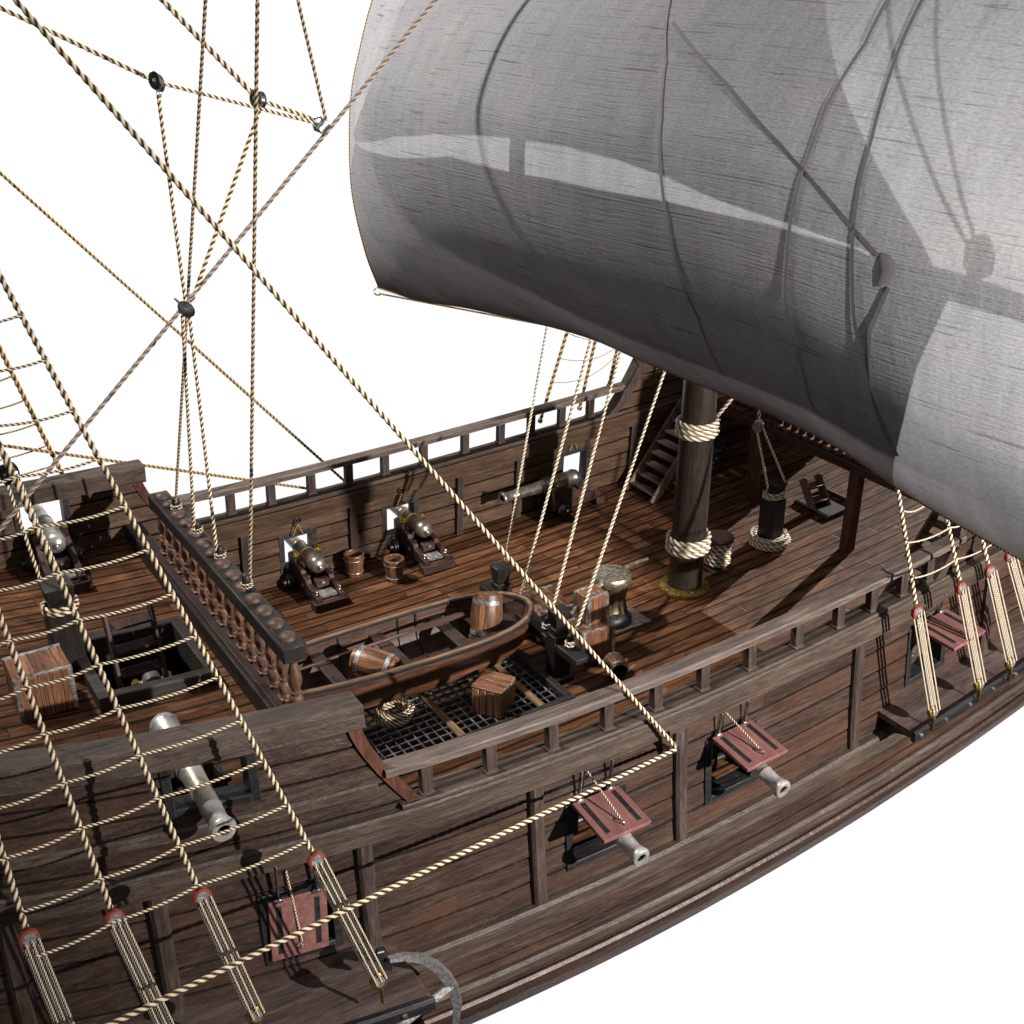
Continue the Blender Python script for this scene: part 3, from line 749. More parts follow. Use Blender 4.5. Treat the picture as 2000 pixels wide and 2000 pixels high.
# cannons on stepped carriages -------------------------------------------------
def make_cannon(label, loc, rotz, barrel='gold_iron', pitch=0., group='ship cannons', with_barrel=True, cat='cannon'):
    t = thing('cannon' if with_barrel else 'gun_carriage', label, cat, loc, rotz, group)
    side = [(.1, .14), (1.8, .20), (1.8, .86), (1.38, .86), (1.30, .76), (1.02, .70), (.98, .6), (.72, .56), (.66, .46), (.38, .42), (.34, .36), (.1, .34)]
    for s in (-1, 1):
        x0 = .37 if s > 0 else -.23
        mt = Matrix(((0, 0, -1, x0), (1, 0, 0, 0), (0, 1, 0, 0), (0, 0, 0, 1)))
        ck = MB().prism([(a, b) for a, b in side], mt, .14).build('cheek', 'carriage', t, smooth=0, bevel=.014)
        for (y, z) in ((.22, .40), (.9, .36)):
            mb = MB(); mb.torus((s*(.3 if y < .3 else .385), y, z+(.0 if y < .3 else 0)), (1, 0, .1) if y > .3 else (1, 0, 0), .05, .012, 14, 6); mb.build('ring_bolt', 'steel', ck)
        mb = MB(); mb.box((s*.3, 1.55, .9), (.17, .3, .07), ch=.015); mb.box((s*.3, 1.55, .94), (.1, .2, .04), ch=.01); mb.build('trunnion_cap', 'brass', t)
        mb = MB(); mb.lathe([(0, 0), (.2, 0), (.21, .03), (.21, .13), (.17, .15), (.17, .18), (.08, .19), (.07, .27), (0, .28)], 22, (s*.39, 1.5, .21), (s, 0, 0), cap=False); mb.build('wheel', 'blackiron' if with_barrel else 'carriage', t)
    MB().box((0, .16, .11), (.92, .3, .22), ch=.02).build('rear_skid', 'carriage', t)
    MB().cyl((-.5, 1.5, .21), (.5, 1.5, .21), .07).build('axle', 'blackiron', t)
    MB().box((0, .62, .2), (.5, 1.1, .1), ch=.01).build('bed', 'carriage', t)
    mb = MB(); mb.box((-.105, .33, .3), (.2, .36, .05), ch=.008); mb.box((.105, .33, .3), (.2, .36, .05), ch=.008); mb.build('stool_board', 'silver', t)
    q = MB().box((0, .62, .46), (.36, .16, .22), ch=.025); q.build('quoin', 'carriage', t)
    MB().cyl((0, .54, .5), (0, .50, .5), .035, n=10).build('quoin_stud', 'steel', t)
    if with_barrel:
        ax = V((0, math.cos(pitch), math.sin(pitch))); o = V((0, 1.5, .86))
        pf = [(0, -.98), (.05, -.975), (.07, -.93), (.055, -.89), (.06, -.86), (.15, -.83), (.205, -.76), (.225, -.68), (.225, -.64), (.212, -.62), (.208, -.5), (.2, -.1), (.212, -.09), (.212, -.05), (.19, -.04), (.175, .4), (.185, .41), (.185, .45), (.165, .46), (.14, 1.3), (.15, 1.31), (.15, 1.34), (.14, 1.35), (.135, 1.6), (.15, 1.68), (.18, 1.76), (.18, 1.8), (.16, 1.83), (.095, 1.83), (.09, 1.82), (.085, 1.3), (0, 1.3)]
        b = MB().lathe(pf, 28, o, ax, cap=False).build('barrel', barrel, t, smooth=45)
        MB().cyl((-.34, 1.5, .88), (.34, 1.5, .88), .075, n=14).build('trunnion', barrel, t)
        MB().lathe([(.088, 1.79), (.08, 1.4), (0, 1.4)], 20, o, ax, cap=False).build('bore', 'bore', t)
    return t
def dk(x, y, z=None): return (x, y, deckz(x) if z is None else z)
can = make_cannon('gilded cannon nearest the balustrade, its muzzle through the far bulwark', dk(-7.47, 4.12), 0, group='cannons at the far bulwark')
dup(can, 'gilded cannon at the far bulwark just right of the two buckets', dk(-4.42, 4.32), 0, 'cannons at the far bulwark')
fcan = make_cannon('cannon at the far forecastle bulwark seen behind the near shrouds', (-13.5, 3.4, fcz(-13.5)), -.02, 'iron', group='forecastle cannons')
bigc = make_cannon('big silver cannon pointing over the near side from under the forecastle rail', (-13.62, -2.62, fcz(-13.5)-.08), math.pi-.015, 'silver_iron', R(-2.5), 'forecastle cannons'); bigc.scale = (1.1, 1.1, 1.1)
hcan = dup(fcan, 'brass-knobbed cannon on the lower deck, seen through the forecastle hatch', (-13.05, -1.15, .6), R(-8), None)
icn = make_cannon('silver cannon muzzle under the first open red gunport lid', dk(-7.07, -4.2), math.pi, 'silver_iron', R(-7.), 'cannons under open port lids')
dup(icn, 'silver cannon muzzle under the second open red gunport lid, nearer the stern', dk(-3.86, -4.2), math.pi, 'cannons under open port lids')
c3 = make_cannon('loose iron cannon turned along the deck by the far bulwark', (0,0,0), 0, 'dark_iron', R(1), 'cannons at the far bulwark')
c3.location = dk(1.12, 5.36); c3.rotation_euler = (0, 0, R(97))
gc = make_cannon('empty gun carriage without a barrel under the quarterdeck behind the mast', V((5.132, 4.645, 0.487)), R(8), cat='gun carriage', with_barrel=False, group=None)
cq = dup(fcan, 'cannon in the port behind the ladder', dk(4.45, 4.2), 0, 'cannons at the far bulwark')

# buckets
def make_bucket(label, loc, group):
    t = thing('bucket', label, 'bucket', loc, 0, group)
    MB().lathe([(0, .0), (.2, .0), (.205, .02), (.26, .56), (.262, .58), (.2, .58), (.195, .56), (.165, .08), (0, .08)], 22, cap=False).build('staves', 'barrel', t)
    mb = MB(); mb.torus((0, 0, .58), (0, 0, 1), .23, .035, 26, 8); mb.build('rim', 'barrel', t)
    for z, r in ((.12, .222), (.47, .256)): MB().torus((0, 0, z), (0, 0, 1), r, .013, 26, 6).build('hoop', 'band', t)
    MB().lathe([(0, .3), (.19, .3)], 18, cap=False).build('water', 'bore', t)
    return t
bk = make_bucket('open wooden bucket beside the cannon nearest the balustrade', V((-6.281, 5.426, -0.321)), 'buckets between the cannons')
dup(bk, 'open wooden bucket standing clear of the bulwark, right one of the pair', V((-5.561, 4.607, -0.301)), 2.1, 'buckets between the cannons')

# barrels: origin at the middle, axis local Z
def make_barrel(label, loc, axis, L, r, group=None, open_=False, name='barrel', cat='barrel'):
    q = V((0, 0, 1)).rotation_difference(V(axis).normalized())
    t = thing(name, label, cat, loc, group=group); t.rotation_euler = q.to_euler()
    n = 14; mb = MB()
    zs = [-.5, -.47, -.3, -.15, 0, .15, .3, .47, .5]
    for k in range(n):
        a0, a1 = 2*math.pi*k/n+.012, 2*math.pi*(k+1)/n-.012; am = (a0+a1)/2; tn = random.random()
        secs = []
        for z in zs:
            rr = r*(1-.72*z*z); secs.append([V((rr*c_*math.cos(a), rr*c_*math.sin(a), z*L)) for a, c_ in ((a0, .985), (am, 1.012), (a1, .985), (a1, .88), (a0, .88))])
        mb.loft(secs, tone=tn)
    mb.build('staves', 'barrel', t)
    for z in (-.34, .34): 
        rr = r*(1-.72*z*z)
        MB().lathe([(rr*1.0, z*L-.05*L), (rr*1.035, z*L-.05*L), (rr*1.035, z*L+.05*L), (rr*1.0, z*L+.05*L)], 30, cap=False).build('hoop', 'band', t)
    for z in ((-.46, .46) if not open_ else (-.46,)):
        mb = MB()
        for k in range(4):
            w = r*.4; x = (k-1.5)*w*.98; hh = math.sqrt(max((r*.78)**2-x*x, .01)); mb.box((x, 0, z*L), (w*.96, 2*hh, .03), ch=.006, tone=random.random())
        mb.build('barrel_head', 'crate', t)
    if open_: MB().lathe([(r*.72, .45*L), (r*.8, 0), (0, -.1*L)], 20, cap=False).build('hollow', 'bore', t)
    return t
# crates: origin bottom centre
def make_crate(label, loc, rotz, s, h, group=None, boards=4, bands=True, lidtop=False, name='crate'):
    t = thing(name, label, 'crate', loc, rotz, group)
    sx, sy = s; mb = MB()
    for (ax, w, d) in (('x', sx, sy), ('y', sy, sx)):
        for sg in (-1, 1):
            for k in range(boards):
                c = -w/2+(k+.5)*w/boards; bw = w/boards*.97
                if ax == 'x': mb.box((c, sg*(d/2-.025), h/2), (bw, .05, h-.02), ch=.018, tone=random.random())
                else: mb.box((sg*(d/2-.028), c, h/2-.002), (.05, bw-.012, h-.03), ch=.018, tone=random.random())
    mb.box((0, 0, .03), (sx-.1, sy-.1, .04), ch=0)
    mb.build('side_boards', 'crate', t)
    mb = MB()
    for k in range(boards):
        c = -sx/2+(k+.5)*sx/boards; mb.box((c, 0, h-.012+(.03 if lidtop else 0)), (sx/boards*.98, sy+(.03 if lidtop else -.004), .05), ch=.02, tone=random.random())
    mb.build('lid_boards', 'cratex', t)
    if bands:
        for sg in (-1, 1):
            MB().box((0, sg*(sy/2-.06), h+.017+(.03 if lidtop else 0)), (sx+.012, .07, .012), ch=.004).build('iron_band', 'band', t)
            for s2 in (-1, 1):
                mb = MB(); mb.box((s2*(sx/2+.003), sg*(sy/2-.035), h/2), (.012, .075, h-.01), ch=.003); mb.box((s2*(sx/2-.035), sg*(sy/2+.003), h/2), (.07, .012, h-.012), ch=.003)
                mb.build('corner_iron', 'band', t)
    return t
p = V((-14.923, -1.024, 2.240)); make_crate('large banded crate beside the bitt post on the forecastle deck', (-14.92, -.52, fcz(-14.9)), .0, (.95, .92), .82, boards=5)
make_crate('wide banded crate between the fife rail and the capstan', (-3.72, .55, deckz(-3.7)), -.12, (.9, 1.15), .72, boards=5)
lowc = make_crate('square crate standing under a smaller crate beside the fife rail', (-3.52, -1.02, deckz(-3.5)), -.08, (.82, .72), .8)
make_crate('small upright crate on top of another crate beside the capstan', (-3.42, -.86, deckz(-3.5)+.815), .06, (.56, .54), .66)
gc_ = V((-6.112, -1.550, -0.167)); make_crate('plain boarded crate standing askew on the iron hatch grating', (-6.48, -1.72, deckz(-6.5)+.14), R(33), (.70, .66), .6, bands=False, lidtop=True)
make_crate('crate half hidden behind the end of the balustrade near the boat', (-10.55, -2.25, deckz(-10.5)), 0, (.8, .75), 1.25)
make_barrel('small open keg lying on its side by the stacked crates', dk(-3.55, -2.02, deckz(-3.5)+.23), (-.30, -.95, -.02), .52, .235, open_=True, name='keg', cat='keg')
tag(coil('', (-8.42, -.95, deckz(-8.4)+.15), .40, .042, 2, 4, 5, 'rope'), 'brown rope coil lying on the hatch grating under the boat', 'rope coil')

# ship's boat on chocks over the main hatch
boat = thing('rowing_boat', 'open clinker rowing boat stowed on chocks over the main hatch', 'rowing boat', (-7.72, -.08, .0))
BL = 6.25
def bw(t):           # half breadth of the boat at t (0 transom, 1 bow)
    if t < .5: return 1.0-.27*((.5-t)/.5)**2.2
    return 1.02*max(1-((t-.5)/.5)**4.2, 0)**.55
def bsec(t, shrink=0., top=0.):
    w = max(bw(t)-shrink, .015); zt = .97+.05*(2*t-1)**2+top; zk = .02+.45*max(0, t-.72)**1.2/.28**1.2*.6+.10*(1-t)**3+shrink
    x = -BL/2+BL*t-(shrink if t > .9 else 0); pts = []
    for i in range(15):
        a = -1+2*i/14; s = abs(a)
        y = w*math.copysign(1-(1-s)**2.3, a) if s < 1 else w*a; 
        z = zk+(zt-zk)*(s**2.9)
        pts.append(V((x+.2*(s**2)*max(0, t-.7)/.3*1.0-.2*max(0, t-.7)/.3, y, z)))
    return pts
ts = [0, .06, .14, .22, .3, .38, .46, .54, .62, .7, .77, .83, .88, .92, .95, .975, .99, 1.]
mb = MB(); S_ = [bsec(t) for t in ts]
for k in range(14):
    for i in range(len(ts)-1):
        d = V((0, math.copysign(.022, k-6.5), -.004))
        lo = 0 if k > 6 else 1
        a, b, c, e = S_[i][k].copy(), S_[i][k+1].copy(), S_[i+1][k+1].copy(), S_[i+1][k].copy()
        if k > 6: a += d; e += d
        else: b += d; c += d
        mb.add([a, b, c, e], [(0, 1, 2, 3)], (k*37 % 10)/10)
mb.add(S_[0], [tuple(range(15))])
mb.build('planking', 'boat', boat, smooth=25)
mb = MB(); S2 = [bsec(t, .05) for t in ts]; mb.loft(S2, closed=False, cap=False); mb.add(S2[0], [tuple(range(15))]); mb.build('inner_planking', 'boatin', boat, smooth=40)
def gun(o0, o1, z0, z1, name, mat):
    loopo = []
    for sg, seq in ((1, range(len(ts))), (-1, range(len(ts)-1, -1, -1))):
        for i in seq:
            p = bsec(ts[i])[14 if sg > 0 else 0]; loopo.append(p)
    secs = []
    for i, p in enumerate(loopo):
        a, b = loopo[max(i-1, 0)], loopo[min(i+1, len(loopo)-1)]
        tn = (b-a); tn.z = 0; tn = tn.normalized() if tn.length > 1e-6 else V((0, -1, 0)); nn = V((-tn.y, tn.x, 0))   # outward on the +y run
        secs.append([p+nn*o0+V((0, 0, z0)), p+nn*o1+V((0, 0, z0)), p+nn*o1+V((0, 0, z1)), p+nn*o0+V((0, 0, z1))])
    MB().loft(secs).build(name, mat, boat, smooth=40)
gun(-.06, .02, -.01, .055, 'gunwale', 'gunwale'); gun(.022, .062, -.03, .045, 'rubbing_band', 'black'); gun(-.1, -.062, -.02, .04, 'inner_band', 'black')
for t in (.24, .47, .70):
    w = bw(t)-.07; MB().box((-BL/2+BL*t, 0, .72), (.3, 2*w, .055), ch=.012).build('thwart', 'thwart', boat)
mb = MB(); mb.add([V((-BL/2+BL*t, sg*(bw(t)-.12)*.99, .6)) for sg in (1, -1) for t in ((.80, .86, .91, .95) if sg > 0 else (.95, .91, .86, .80))], [tuple(range(8))]); mb.build('bow_sheet', 'thwart', boat, smooth=0)
for t in (.13, .33, .56, .63, .80, .88):
    pts = [p for p in bsec(t, .07)]
    MB().tube(pts, .028, 6).build('rib', 'black', boat)
MB().box((0, 0, .2), (5.2, .12, .1), ch=.01).build('keelson', 'boatin', boat)
boat_z = .0
for x in (-9.0, -5.75):
    ch_ = thing('boat_chock', 'dark chock under the %s end of the rowing boat' % ('forward' if x < -7 else 'aft'), 'boat chock', (x, -.08, deckz(x)+.13), group='chocks under the boat')
    mb = MB(); mb.box((0, 0, .14), (.2, .5, .28), ch=.02); mb.build('block', 'dark', ch_)
    mb = MB(); 
    for sg in (-1, 1):
        mb = MB(); mb.bar((0, sg*.2, .1), (0, sg*.62, .42), .12, .12, (1, 0, 0), .02); mb.build('cradle_arm', 'dark', ch_)
make_barrel('barrel lying in the bottom of the rowing boat between two thwarts', V((-8.462, -0.283, 0.750)), (.62, -.78, -.12), .95, .34, 'barrels in the boat')
make_barrel('barrel standing upright at the bow of the rowing boat', V((-5.630, -0.027, 0.920)), (.26, .26, 1), 1.0, .35, 'barrels in the boat')
def make_oar(label, p0, p1, twist=0.):
    p0, p1 = V(p0), V(p1); d = (p1-p0); L = d.length; d.normalize()
    t = thing('oar', label, 'oar', p0, group='oars in the boat'); t.rotation_euler = V((1, 0, 0)).rotation_difference(d).to_euler()
    MB().tube([(0, 0, 0), (L*.3, 0, 0), (L*.68, 0, 0)], [.03, .035, .035], 10).build('loom', 'oar', t)
    secs = []
    for u, w, th in ((.66, .035, .035), (.70, .075, .025), (.76, .125, .02), (.9, .13, .017), (.97, .11, .014), (1.0, .075, .012)):
        secs.append([V((L*u, w*math.cos(a), th*math.sin(a)+.0)) for a in [2*math.pi*k/10 for k in range(10)]])
    MB().loft(secs).build('blade', 'oar', t, smooth=60)
make_oar('long oar along the far side of the rowing boat, blade towards the bow', (-10.178, 0.283, 0.800), (-6.001, 0.338, 0.920))
make_oar('oar along the near side of the rowing boat with its blade under the thwart end', (-9.7, -.62, .62), (-5.35, -.66, .80))

# ladders
def make_ladder(label, foot, top, width, n, side_dir, mats=('ladder', 'tread'), group=None, name='ladder'):
    foot, top, sd = V(foot), V(top), V(side_dir).normalized()
    t = thing(name, label, 'ladder', foot, group=group); d = top-foot
    for s in (-1, 1): MB().bar(sd*s*width/2, d+sd*s*width/2, .07, .26, sd.cross(d), .012).build('stringer', mats[0], t)
    fw = V((d.x, d.y, 0)).normalized()
    for i in range(n):
        c = d*((i+.75)/(n+.4)); MB().box(c, (.3, width-.08, .06), Matrix((fw, sd if sd.y > 0 else sd, V((0, 0, 1)))).transposed(), .012).build('tread', mats[1], t)
    return t
lf = V((2.043, 4.612, 0.174)); 
make_ladder('wooden ladder with broad treads at the far side up to the quarterdeck', (2.12, 4.55, deckz(2.1)), (3.95, 4.55, deckz(2.1)+2.35), 1.12, 8, (0, 1, 0), group='quarterdeck ladders')
make_ladder('wooden ladder at the near side up to the quarterdeck behind the top rail', (2.3, -4.4, deckz(2.1)), (4.05, -4.4, deckz(2.1)+2.35), 1.2, 8, (0, 1, 0), group='quarterdeck ladders')
make_ladder('narrow dark ladder standing up out of the forecastle hatch', (-13.05, -.55, fcz(-13)-2.2), (-13.05, .62, fcz(-13)+.95), .85, 7, (1, 0, 0), ('carriage', 'carriage'), name='hatch_ladder')
hl = V((5.435, 0.986, 0.523))
make_ladder('small ladder poking out of the hatch under the quarterdeck', (5.3, .35, deckz(5.3)-.7), (5.3, 1.3, deckz(5.3)+.75), .55, 4, (1, 0, 0), ('ladder', 'ladder'), name='hatch_ladder')
MB().box((5.55, .85, deckz(5.6)+.03), (1.0, 1.15, .012), ch=0).build('painted_hatch_dark', 'bore', ship)  # black sheet on the deck paints in the hatch's unlit depth
coaming('small_hatch_coaming', 5.06, 6.05, .28, 1.42, deckz, .09, .07, .05)
# quarterdeck: posts, beam and a narrow deck with a low balustrade
for y in (4.6+.6, 2.40, -1.15, -4.9):
    MB().bar((4.28, y, deckz(4.28)-.1), (4.33, y, deckz(4.28)+2.12), .27, .3, (0, 1, 0), .02).build('quarterdeck_post', 'red_timber', ship)
MB().box((4.3, 0, deckz(4.3)+2.24), (.34, 10.6, .24), ch=.02).build('quarterdeck_beam', 'carriage', ship)
mb = MB()
mb.box((5.2, 0, deckz(4.3)+2.42), (2.0, 10.8, .1), ch=.01); mb.build('quarterdeck_deck', 'deck', ship)
for i in range(30):
    y = -4.2+i*.28; 
    if y < 3.4: MB().box((4.35, y, deckz(4.3)+2.62), (.14, .15, .34), ch=.015).build('quarterdeck_baluster', 'carriage', ship)
MB().box((4.35, -.5, deckz(4.3)+2.84), (.24, 8.0, .1), ch=.015).build('quarterdeck_handrail', 'capz', ship)
mb = MB()
for i in range(18): mb.box((10.6, -5.1+i*.6, deckz(10.6)+.3), (.1, .58, .9), ch=.01, tone=random.random())
mb.build('stern_bulkhead', 'inner', ship)
# hook plates for the fore sheets
for s in (-1, 1):
    p = hp(-5.55, 1.25, s, .1); mb = MB()
    mb.tube([p+V((0, -s*.05, -.1)), p+V((0, s*.12, -.12)), p+V((.02, s*.24, .0)), p+V((.04, s*.27, .2)), p+V((.04, s*.27, .36))], [.06, .065, .065, .06, .05], 8); mb.build('sheet_hook', 'steel', ship)

# ================================================================== RIGGING
def channel(x0, x1, zf, w0, w1, name='channel'):
    side = -1; secs = []
    for x in xs_between(x0, x1, .4):
        z = zf(x); a = hp(x, z-sh(x), side, .0); y1 = a.y-w0-(w1-w0)*(x-x0)/(x1-x0)
        secs.append([V((x, a.y+.05, z)), V((x, y1, z+.0)), V((x, y1, z-.13)), V((x, a.y+.05, z-.13))])
    c = MB().loft(secs).build(name, 'channel', ship, smooth=30)
    secs = []
    for x in xs_between(x0-.05, x1, .4):
        z = zf(x); a = hp(x, z-sh(x), side, .0); y1 = a.y-w0-(w1-w0)*(x-x0)/(x1-x0)
        secs.append([V((x, y1-.003, z+.05)), V((x, y1-.07, z+.07)), V((x, y1-.12, z+.03)), V((x, y1-.12, z-.14)), V((x, y1-.07, z-.18)), V((x, y1-.003, z-.16))])
    e = MB().loft(secs).build('edge_batten', 'black', c, smooth=40)
    mb = MB(); x = x0+.12
    while x < x1:
        z = zf(x); a = hp(x, z-sh(x), side, .0); y1 = a.y-w0-(w1-w0)*(x-x0)/(x1-x0); mb = MB()
        mb.lathe([(.0, 0), (.05, 0), (.055, .012), (.045, .03), (0, .045)], 12, (x, y1-.118, z-.05), (0, -1, .0), cap=False); mb.build('bolt', 'steel', e); x += .78
    # curved knee under the end
    for xk in (x0+.12, x0+2.6):
        z = zf(xk); a = hp(xk, z-sh(xk), side, .02); y1 = a.y-w0+.02; pts = []
        lo = hp(xk, z-sh(xk)-.62, side, .02)
        secs = []
        for i in range(9):
            u = i/8; p = V((xk, a.y+(y1-a.y)*(1-(1-u)**1.0), 0)); p.z = z-.14-.48*(1-u)**2.2-.03
            q = V((p.x, p.y, z-.13 if u > .0 else z-.13)); w = .055
            top = z-.135 if u > .45 else p.z+.2
            secs.append([V((xk-w, p.y, p.z-.05)), V((xk+w, p.y, p.z-.05)), V((xk+w, p.y, min(p.z+.13, z-.132))), V((xk-w, p.y, min(p.z+.13, z-.132)))])
        MB().loft(secs).build('channel_knee', 'black', ship, smooth=40)
    return c
chz = lambda x: sh(x)-.52
channel(.22, 9.0, chz, .92, .86)
fchz = lambda x: sh(x)-.78
channel(-19.5, -11.05, fchz, 1.2, 1.3)

def make_shroud(label, low, high, top, r, group, cat='shroud', mat='rope', nl=6):
    """low / high: lower and upper deadeye centres, top: where the shroud meets the mast."""
    low, high, top = V(low), V(high), V(top)
    t = thing('shroud', label, cat, low, group=group); d = (high-low); dn = d.normalized()
    run = (top-high).normalized()
    fa = V((0, -1, .12)).normalized()                       # face of the deadeyes
    fa = (fa-dn*fa.dot(dn)).normalized(); sd = fa.cross(dn)
    ring = lambda pr_: [(a*.7, b*.7) for a, b in pr_]
    MB().lathe(ring([(.16, -.075), (.19, -.05), (.19, .05), (.16, .075), (.145, .075), (.145, -.075)]), 24, d, fa, cap=False).build('deadeye_strop', 'redring', t)
    MB().lathe(ring([(0, -.085), (.13, -.085), (.15, -.06), (.15, .06), (.13, .085), (0, .085)]), 24, d, fa, cap=False).build('deadeye', 'anchor', t)
    MB().lathe(ring([(.15, -.08), (.2, -.05), (.2, .05), (.15, .08), (.14, .08), (.14, -.08)]), 24, dn*.12, fa, cap=False).build('chain_strop', 'brass', t)
    MB().lathe(ring([(0, -.09), (.12, -.09), (.14, -.06), (.14, .06), (.12, .09), (0, .09)]), 24, dn*.12, fa, cap=False).build('deadeye', 'anchor', t)
    MB().bar((0, 0, -.35), (0, 0, 0), .08, .03, (1, 0, 0), .006).build('chain_plate', 'brass', t)
    for k in range(nl):
        o = sd*((k-(nl-1)/2)*.043); f = fa*(.08 if k % 2 == 0 else .0)
        rope_mesh('lanyard', [dn*.12+o+f, d+o*.95+f], .0175, 'rope_pale', parent=t, lay=3.)
    rope_mesh('shroud_rope', [d+run*.16, top-low], r, mat, parent=t, lobes=2, lay=2.7, depth=.3)
    return t
FT = V((-17.35, 0, 19.07))
dead = [((618,1680), (745,1925)), ((394,1752), (505,1993)), ((224,1790), (352,2060)), (( 57,1832), (175,2120))]
names = ['fore shroud nearest the waist, its red deadeye beside the closed red port lid', 'second fore shroud from the waist with deadeye left of the closed port lid', 'third fore shroud from the waist, reaching the lower left of the photo', 'fore shroud farthest forward at the left edge of the photo']
HI = [(-12.580, -6.900, 2.342), (-14.266, -6.900, 2.473), (-15.427, -6.900, 2.660), (-16.480, -6.900, 2.857)]
LO = [(-11.863, -7.300, -0.126), (-13.805, -7.300, 0.270), (-14.982, -7.300, 0.299), (-16.186, -7.300, 0.506)]
for nm, lo, hi in zip(names, LO, HI): make_shroud(nm, lo, hi, FT, .046, 'fore shrouds on the near side')
# ratlines tied across the fore shrouds
rz = [2.67, 3.23, 3.9, 4.49, 5.12, 5.71, 6.3, 6.91, 7.5, 8.13, 8.76, 9.41, 9.97]
def at_z(p, q, z): p, q = V(p), V(q); return p.lerp(q, (z-p.z)/(q.z-p.z))
where = ['lowest ratline', 'second lowest ratline', 'third ratline from below', 'fourth ratline from below', 'fifth ratline from below', 'sixth ratline from below', 'seventh ratline from below', 'eighth ratline, level with the balustrade knobs', 'ninth ratline, across the far forecastle cannon', 'tenth ratline, just above the far forecastle rail', 'third ratline from the top', 'second ratline from the top', 'topmost ratline']
for k, z in enumerate(rz):
    pts = []
    P = [at_z(h, FT, z+.0) for h in HI]; P.append(P[3]+(P[3]-P[2]))
    for a, b in list(zip(P, P[1:]))[:(3 if k < 2 else 4)]:
        sg = sag(a+V((0, -.06, 0)), b+V((0, -.06, 0)), .05, 8); pts += sg if not pts else sg[1:]
    o = rope_mesh('ratline', pts, .022, 'rope', lay=3.2); tag(o, where[k]+' of the near fore shrouds', 'ratline', 'ratlines of the near fore shrouds')
# near main shrouds
MT = V((.3, 0, 21.))
HI2 = [(0.068, -6.750, 2.538), (1.295, -6.750, 2.713), (2.188, -6.700, 2.818), (2.827, -6.650, 2.971)]
LO2 = [(0.622, -7.120, 0.159), (2.032, -7.080, 0.308), (3.028, -7.040, 0.475), (3.826, -7.000, 0.623)]
up2 = [(0.550, -5.497, 4.531), (1.500, -5.999, 3.917), (2.300, -6.293, 3.411), (2.900, -6.349, 3.127)]
nm2 = ['main shroud with the frontmost red deadeye, in front of the open lid nearest the stern', 'main shroud with the second red deadeye behind the sternmost open lid', 'main shroud with the third red deadeye from the front', 'main shroud at the right edge, its deadeye just under the sail']
for nm, lo, hi, u in zip(nm2, LO2, HI2, up2):
    make_shroud(nm, lo, hi, V(hi).lerp(V(u), 3.2), .046, 'main shrouds on the near side')
for k, (a, b, c) in enumerate([((-0.218, -6.316, 4.600), (0.343, -6.340, 4.600), None), ((-0.027, -6.355, 3.900), (1.213, -6.332, 3.900), (1.972, -6.252, 3.900)), ((0.079, -6.560, 3.200), (1.408, -6.451, 3.200), (2.717, -6.353, 3.200))]):
    pts = sag(a, b, .07, 8)+(sag(b, c, .07, 8)[1:] if c else [])
    tag(rope_mesh('ratline', pts, .018, 'rope_pale', lay=3.4), ['upper ratline of the main shrouds under the sail edge', 'middle ratline of the main shrouds across the near ladder', 'lower ratline of the main shrouds crossing the top rail'][k], 'ratline', 'ratlines of the near main shrouds')
# far main shrouds
FH_ = [((0.161, 6.700, 2.147), (0.708, 6.200, 4.870)), ((1.498, 6.700, 2.266), (1.635, 6.200, 4.436)), ((2.502, 6.700, 2.755), (2.459, 6.300, 4.010))]
for k, (a, b) in enumerate(FH_):
    a, b = V(a), V(b); t = thing('shroud', ['leftmost dark shroud beyond the far rail under the sail', 'middle dark shroud beyond the far rail under the sail', 'rightmost dark shroud beyond the far rail near the curved end board'][k], 'shroud', a, group='far main shrouds')
    rope_mesh('shroud_rope', [(0, 0, 0), (b-a)*2.4], .055, 'rope_gold', parent=t, lay=3.2, depth=.25)
    MB().lathe([(.04, -.04), (.07, -.03), (.07, .03), (.04, .04)], 14, (0, 0, 0), (0, 1, 0), cap=False).build('deadeye', 'redring', t)
A0, A1, A2 = [(V(a), V(b)) for a, b in FH_]
for k, (u, w) in enumerate([(.42, .2), (.68, .5), (.95, .8)]):
    p0 = A0[0].lerp(A0[1], u); p1 = A1[0].lerp(A1[1], u+.02); p2 = A2[0].lerp(A2[1], u+.35)
    tag(rope_mesh('ratline', sag(p0, p1, .05)+sag(p1, p2, .06)[1:], .012, 'rope_gold'), ['lowest', 'middle', 'highest'][k]+' thin ratline of the far main shrouds', 'ratline', 'ratlines of the far main shrouds')
# far fore shroud with thin ratlines
a, b = V((-12.664, 6.600, 3.383)), V((-13.695, 5.400, 6.893))
t = thing('shroud', 'dark fore shroud beyond the far forecastle rail', 'shroud', a); rope_mesh('shroud_rope', [(0, 0, 0), (b-a)*1.6], .06, 'rope_gold', parent=t, lay=3.2, depth=.25)
for k, (p, q) in enumerate([((-13.525, 5.600, 6.234), (-14.290, 6.200, 5.999)), ((-13.351, 5.800, 5.606), (-14.381, 6.300, 5.379)), ((-13.190, 6.000, 4.972), (-14.467, 6.400, 4.789)), ((-13.004, 6.200, 4.371), (-14.572, 6.400, 4.191)), ((-12.846, 6.400, 3.819), (-14.633, 6.500, 3.740))]):
    tag(rope_mesh('ratline', sag(p, q, .06), .022, 'rope_gold'), ['highest', 'second', 'third', 'fourth', 'lowest'][k]+' thin ratline of the far fore shroud, counted from the top', 'ratline', 'ratlines of the far fore shroud')

def line(label, pts, r, mat='rope', lay=2.8, cat='rope', name='rope', group=None, depth=.22):
    return tag(rope_mesh(name, pts, r, mat, lay=lay, depth=depth), label, cat, group)
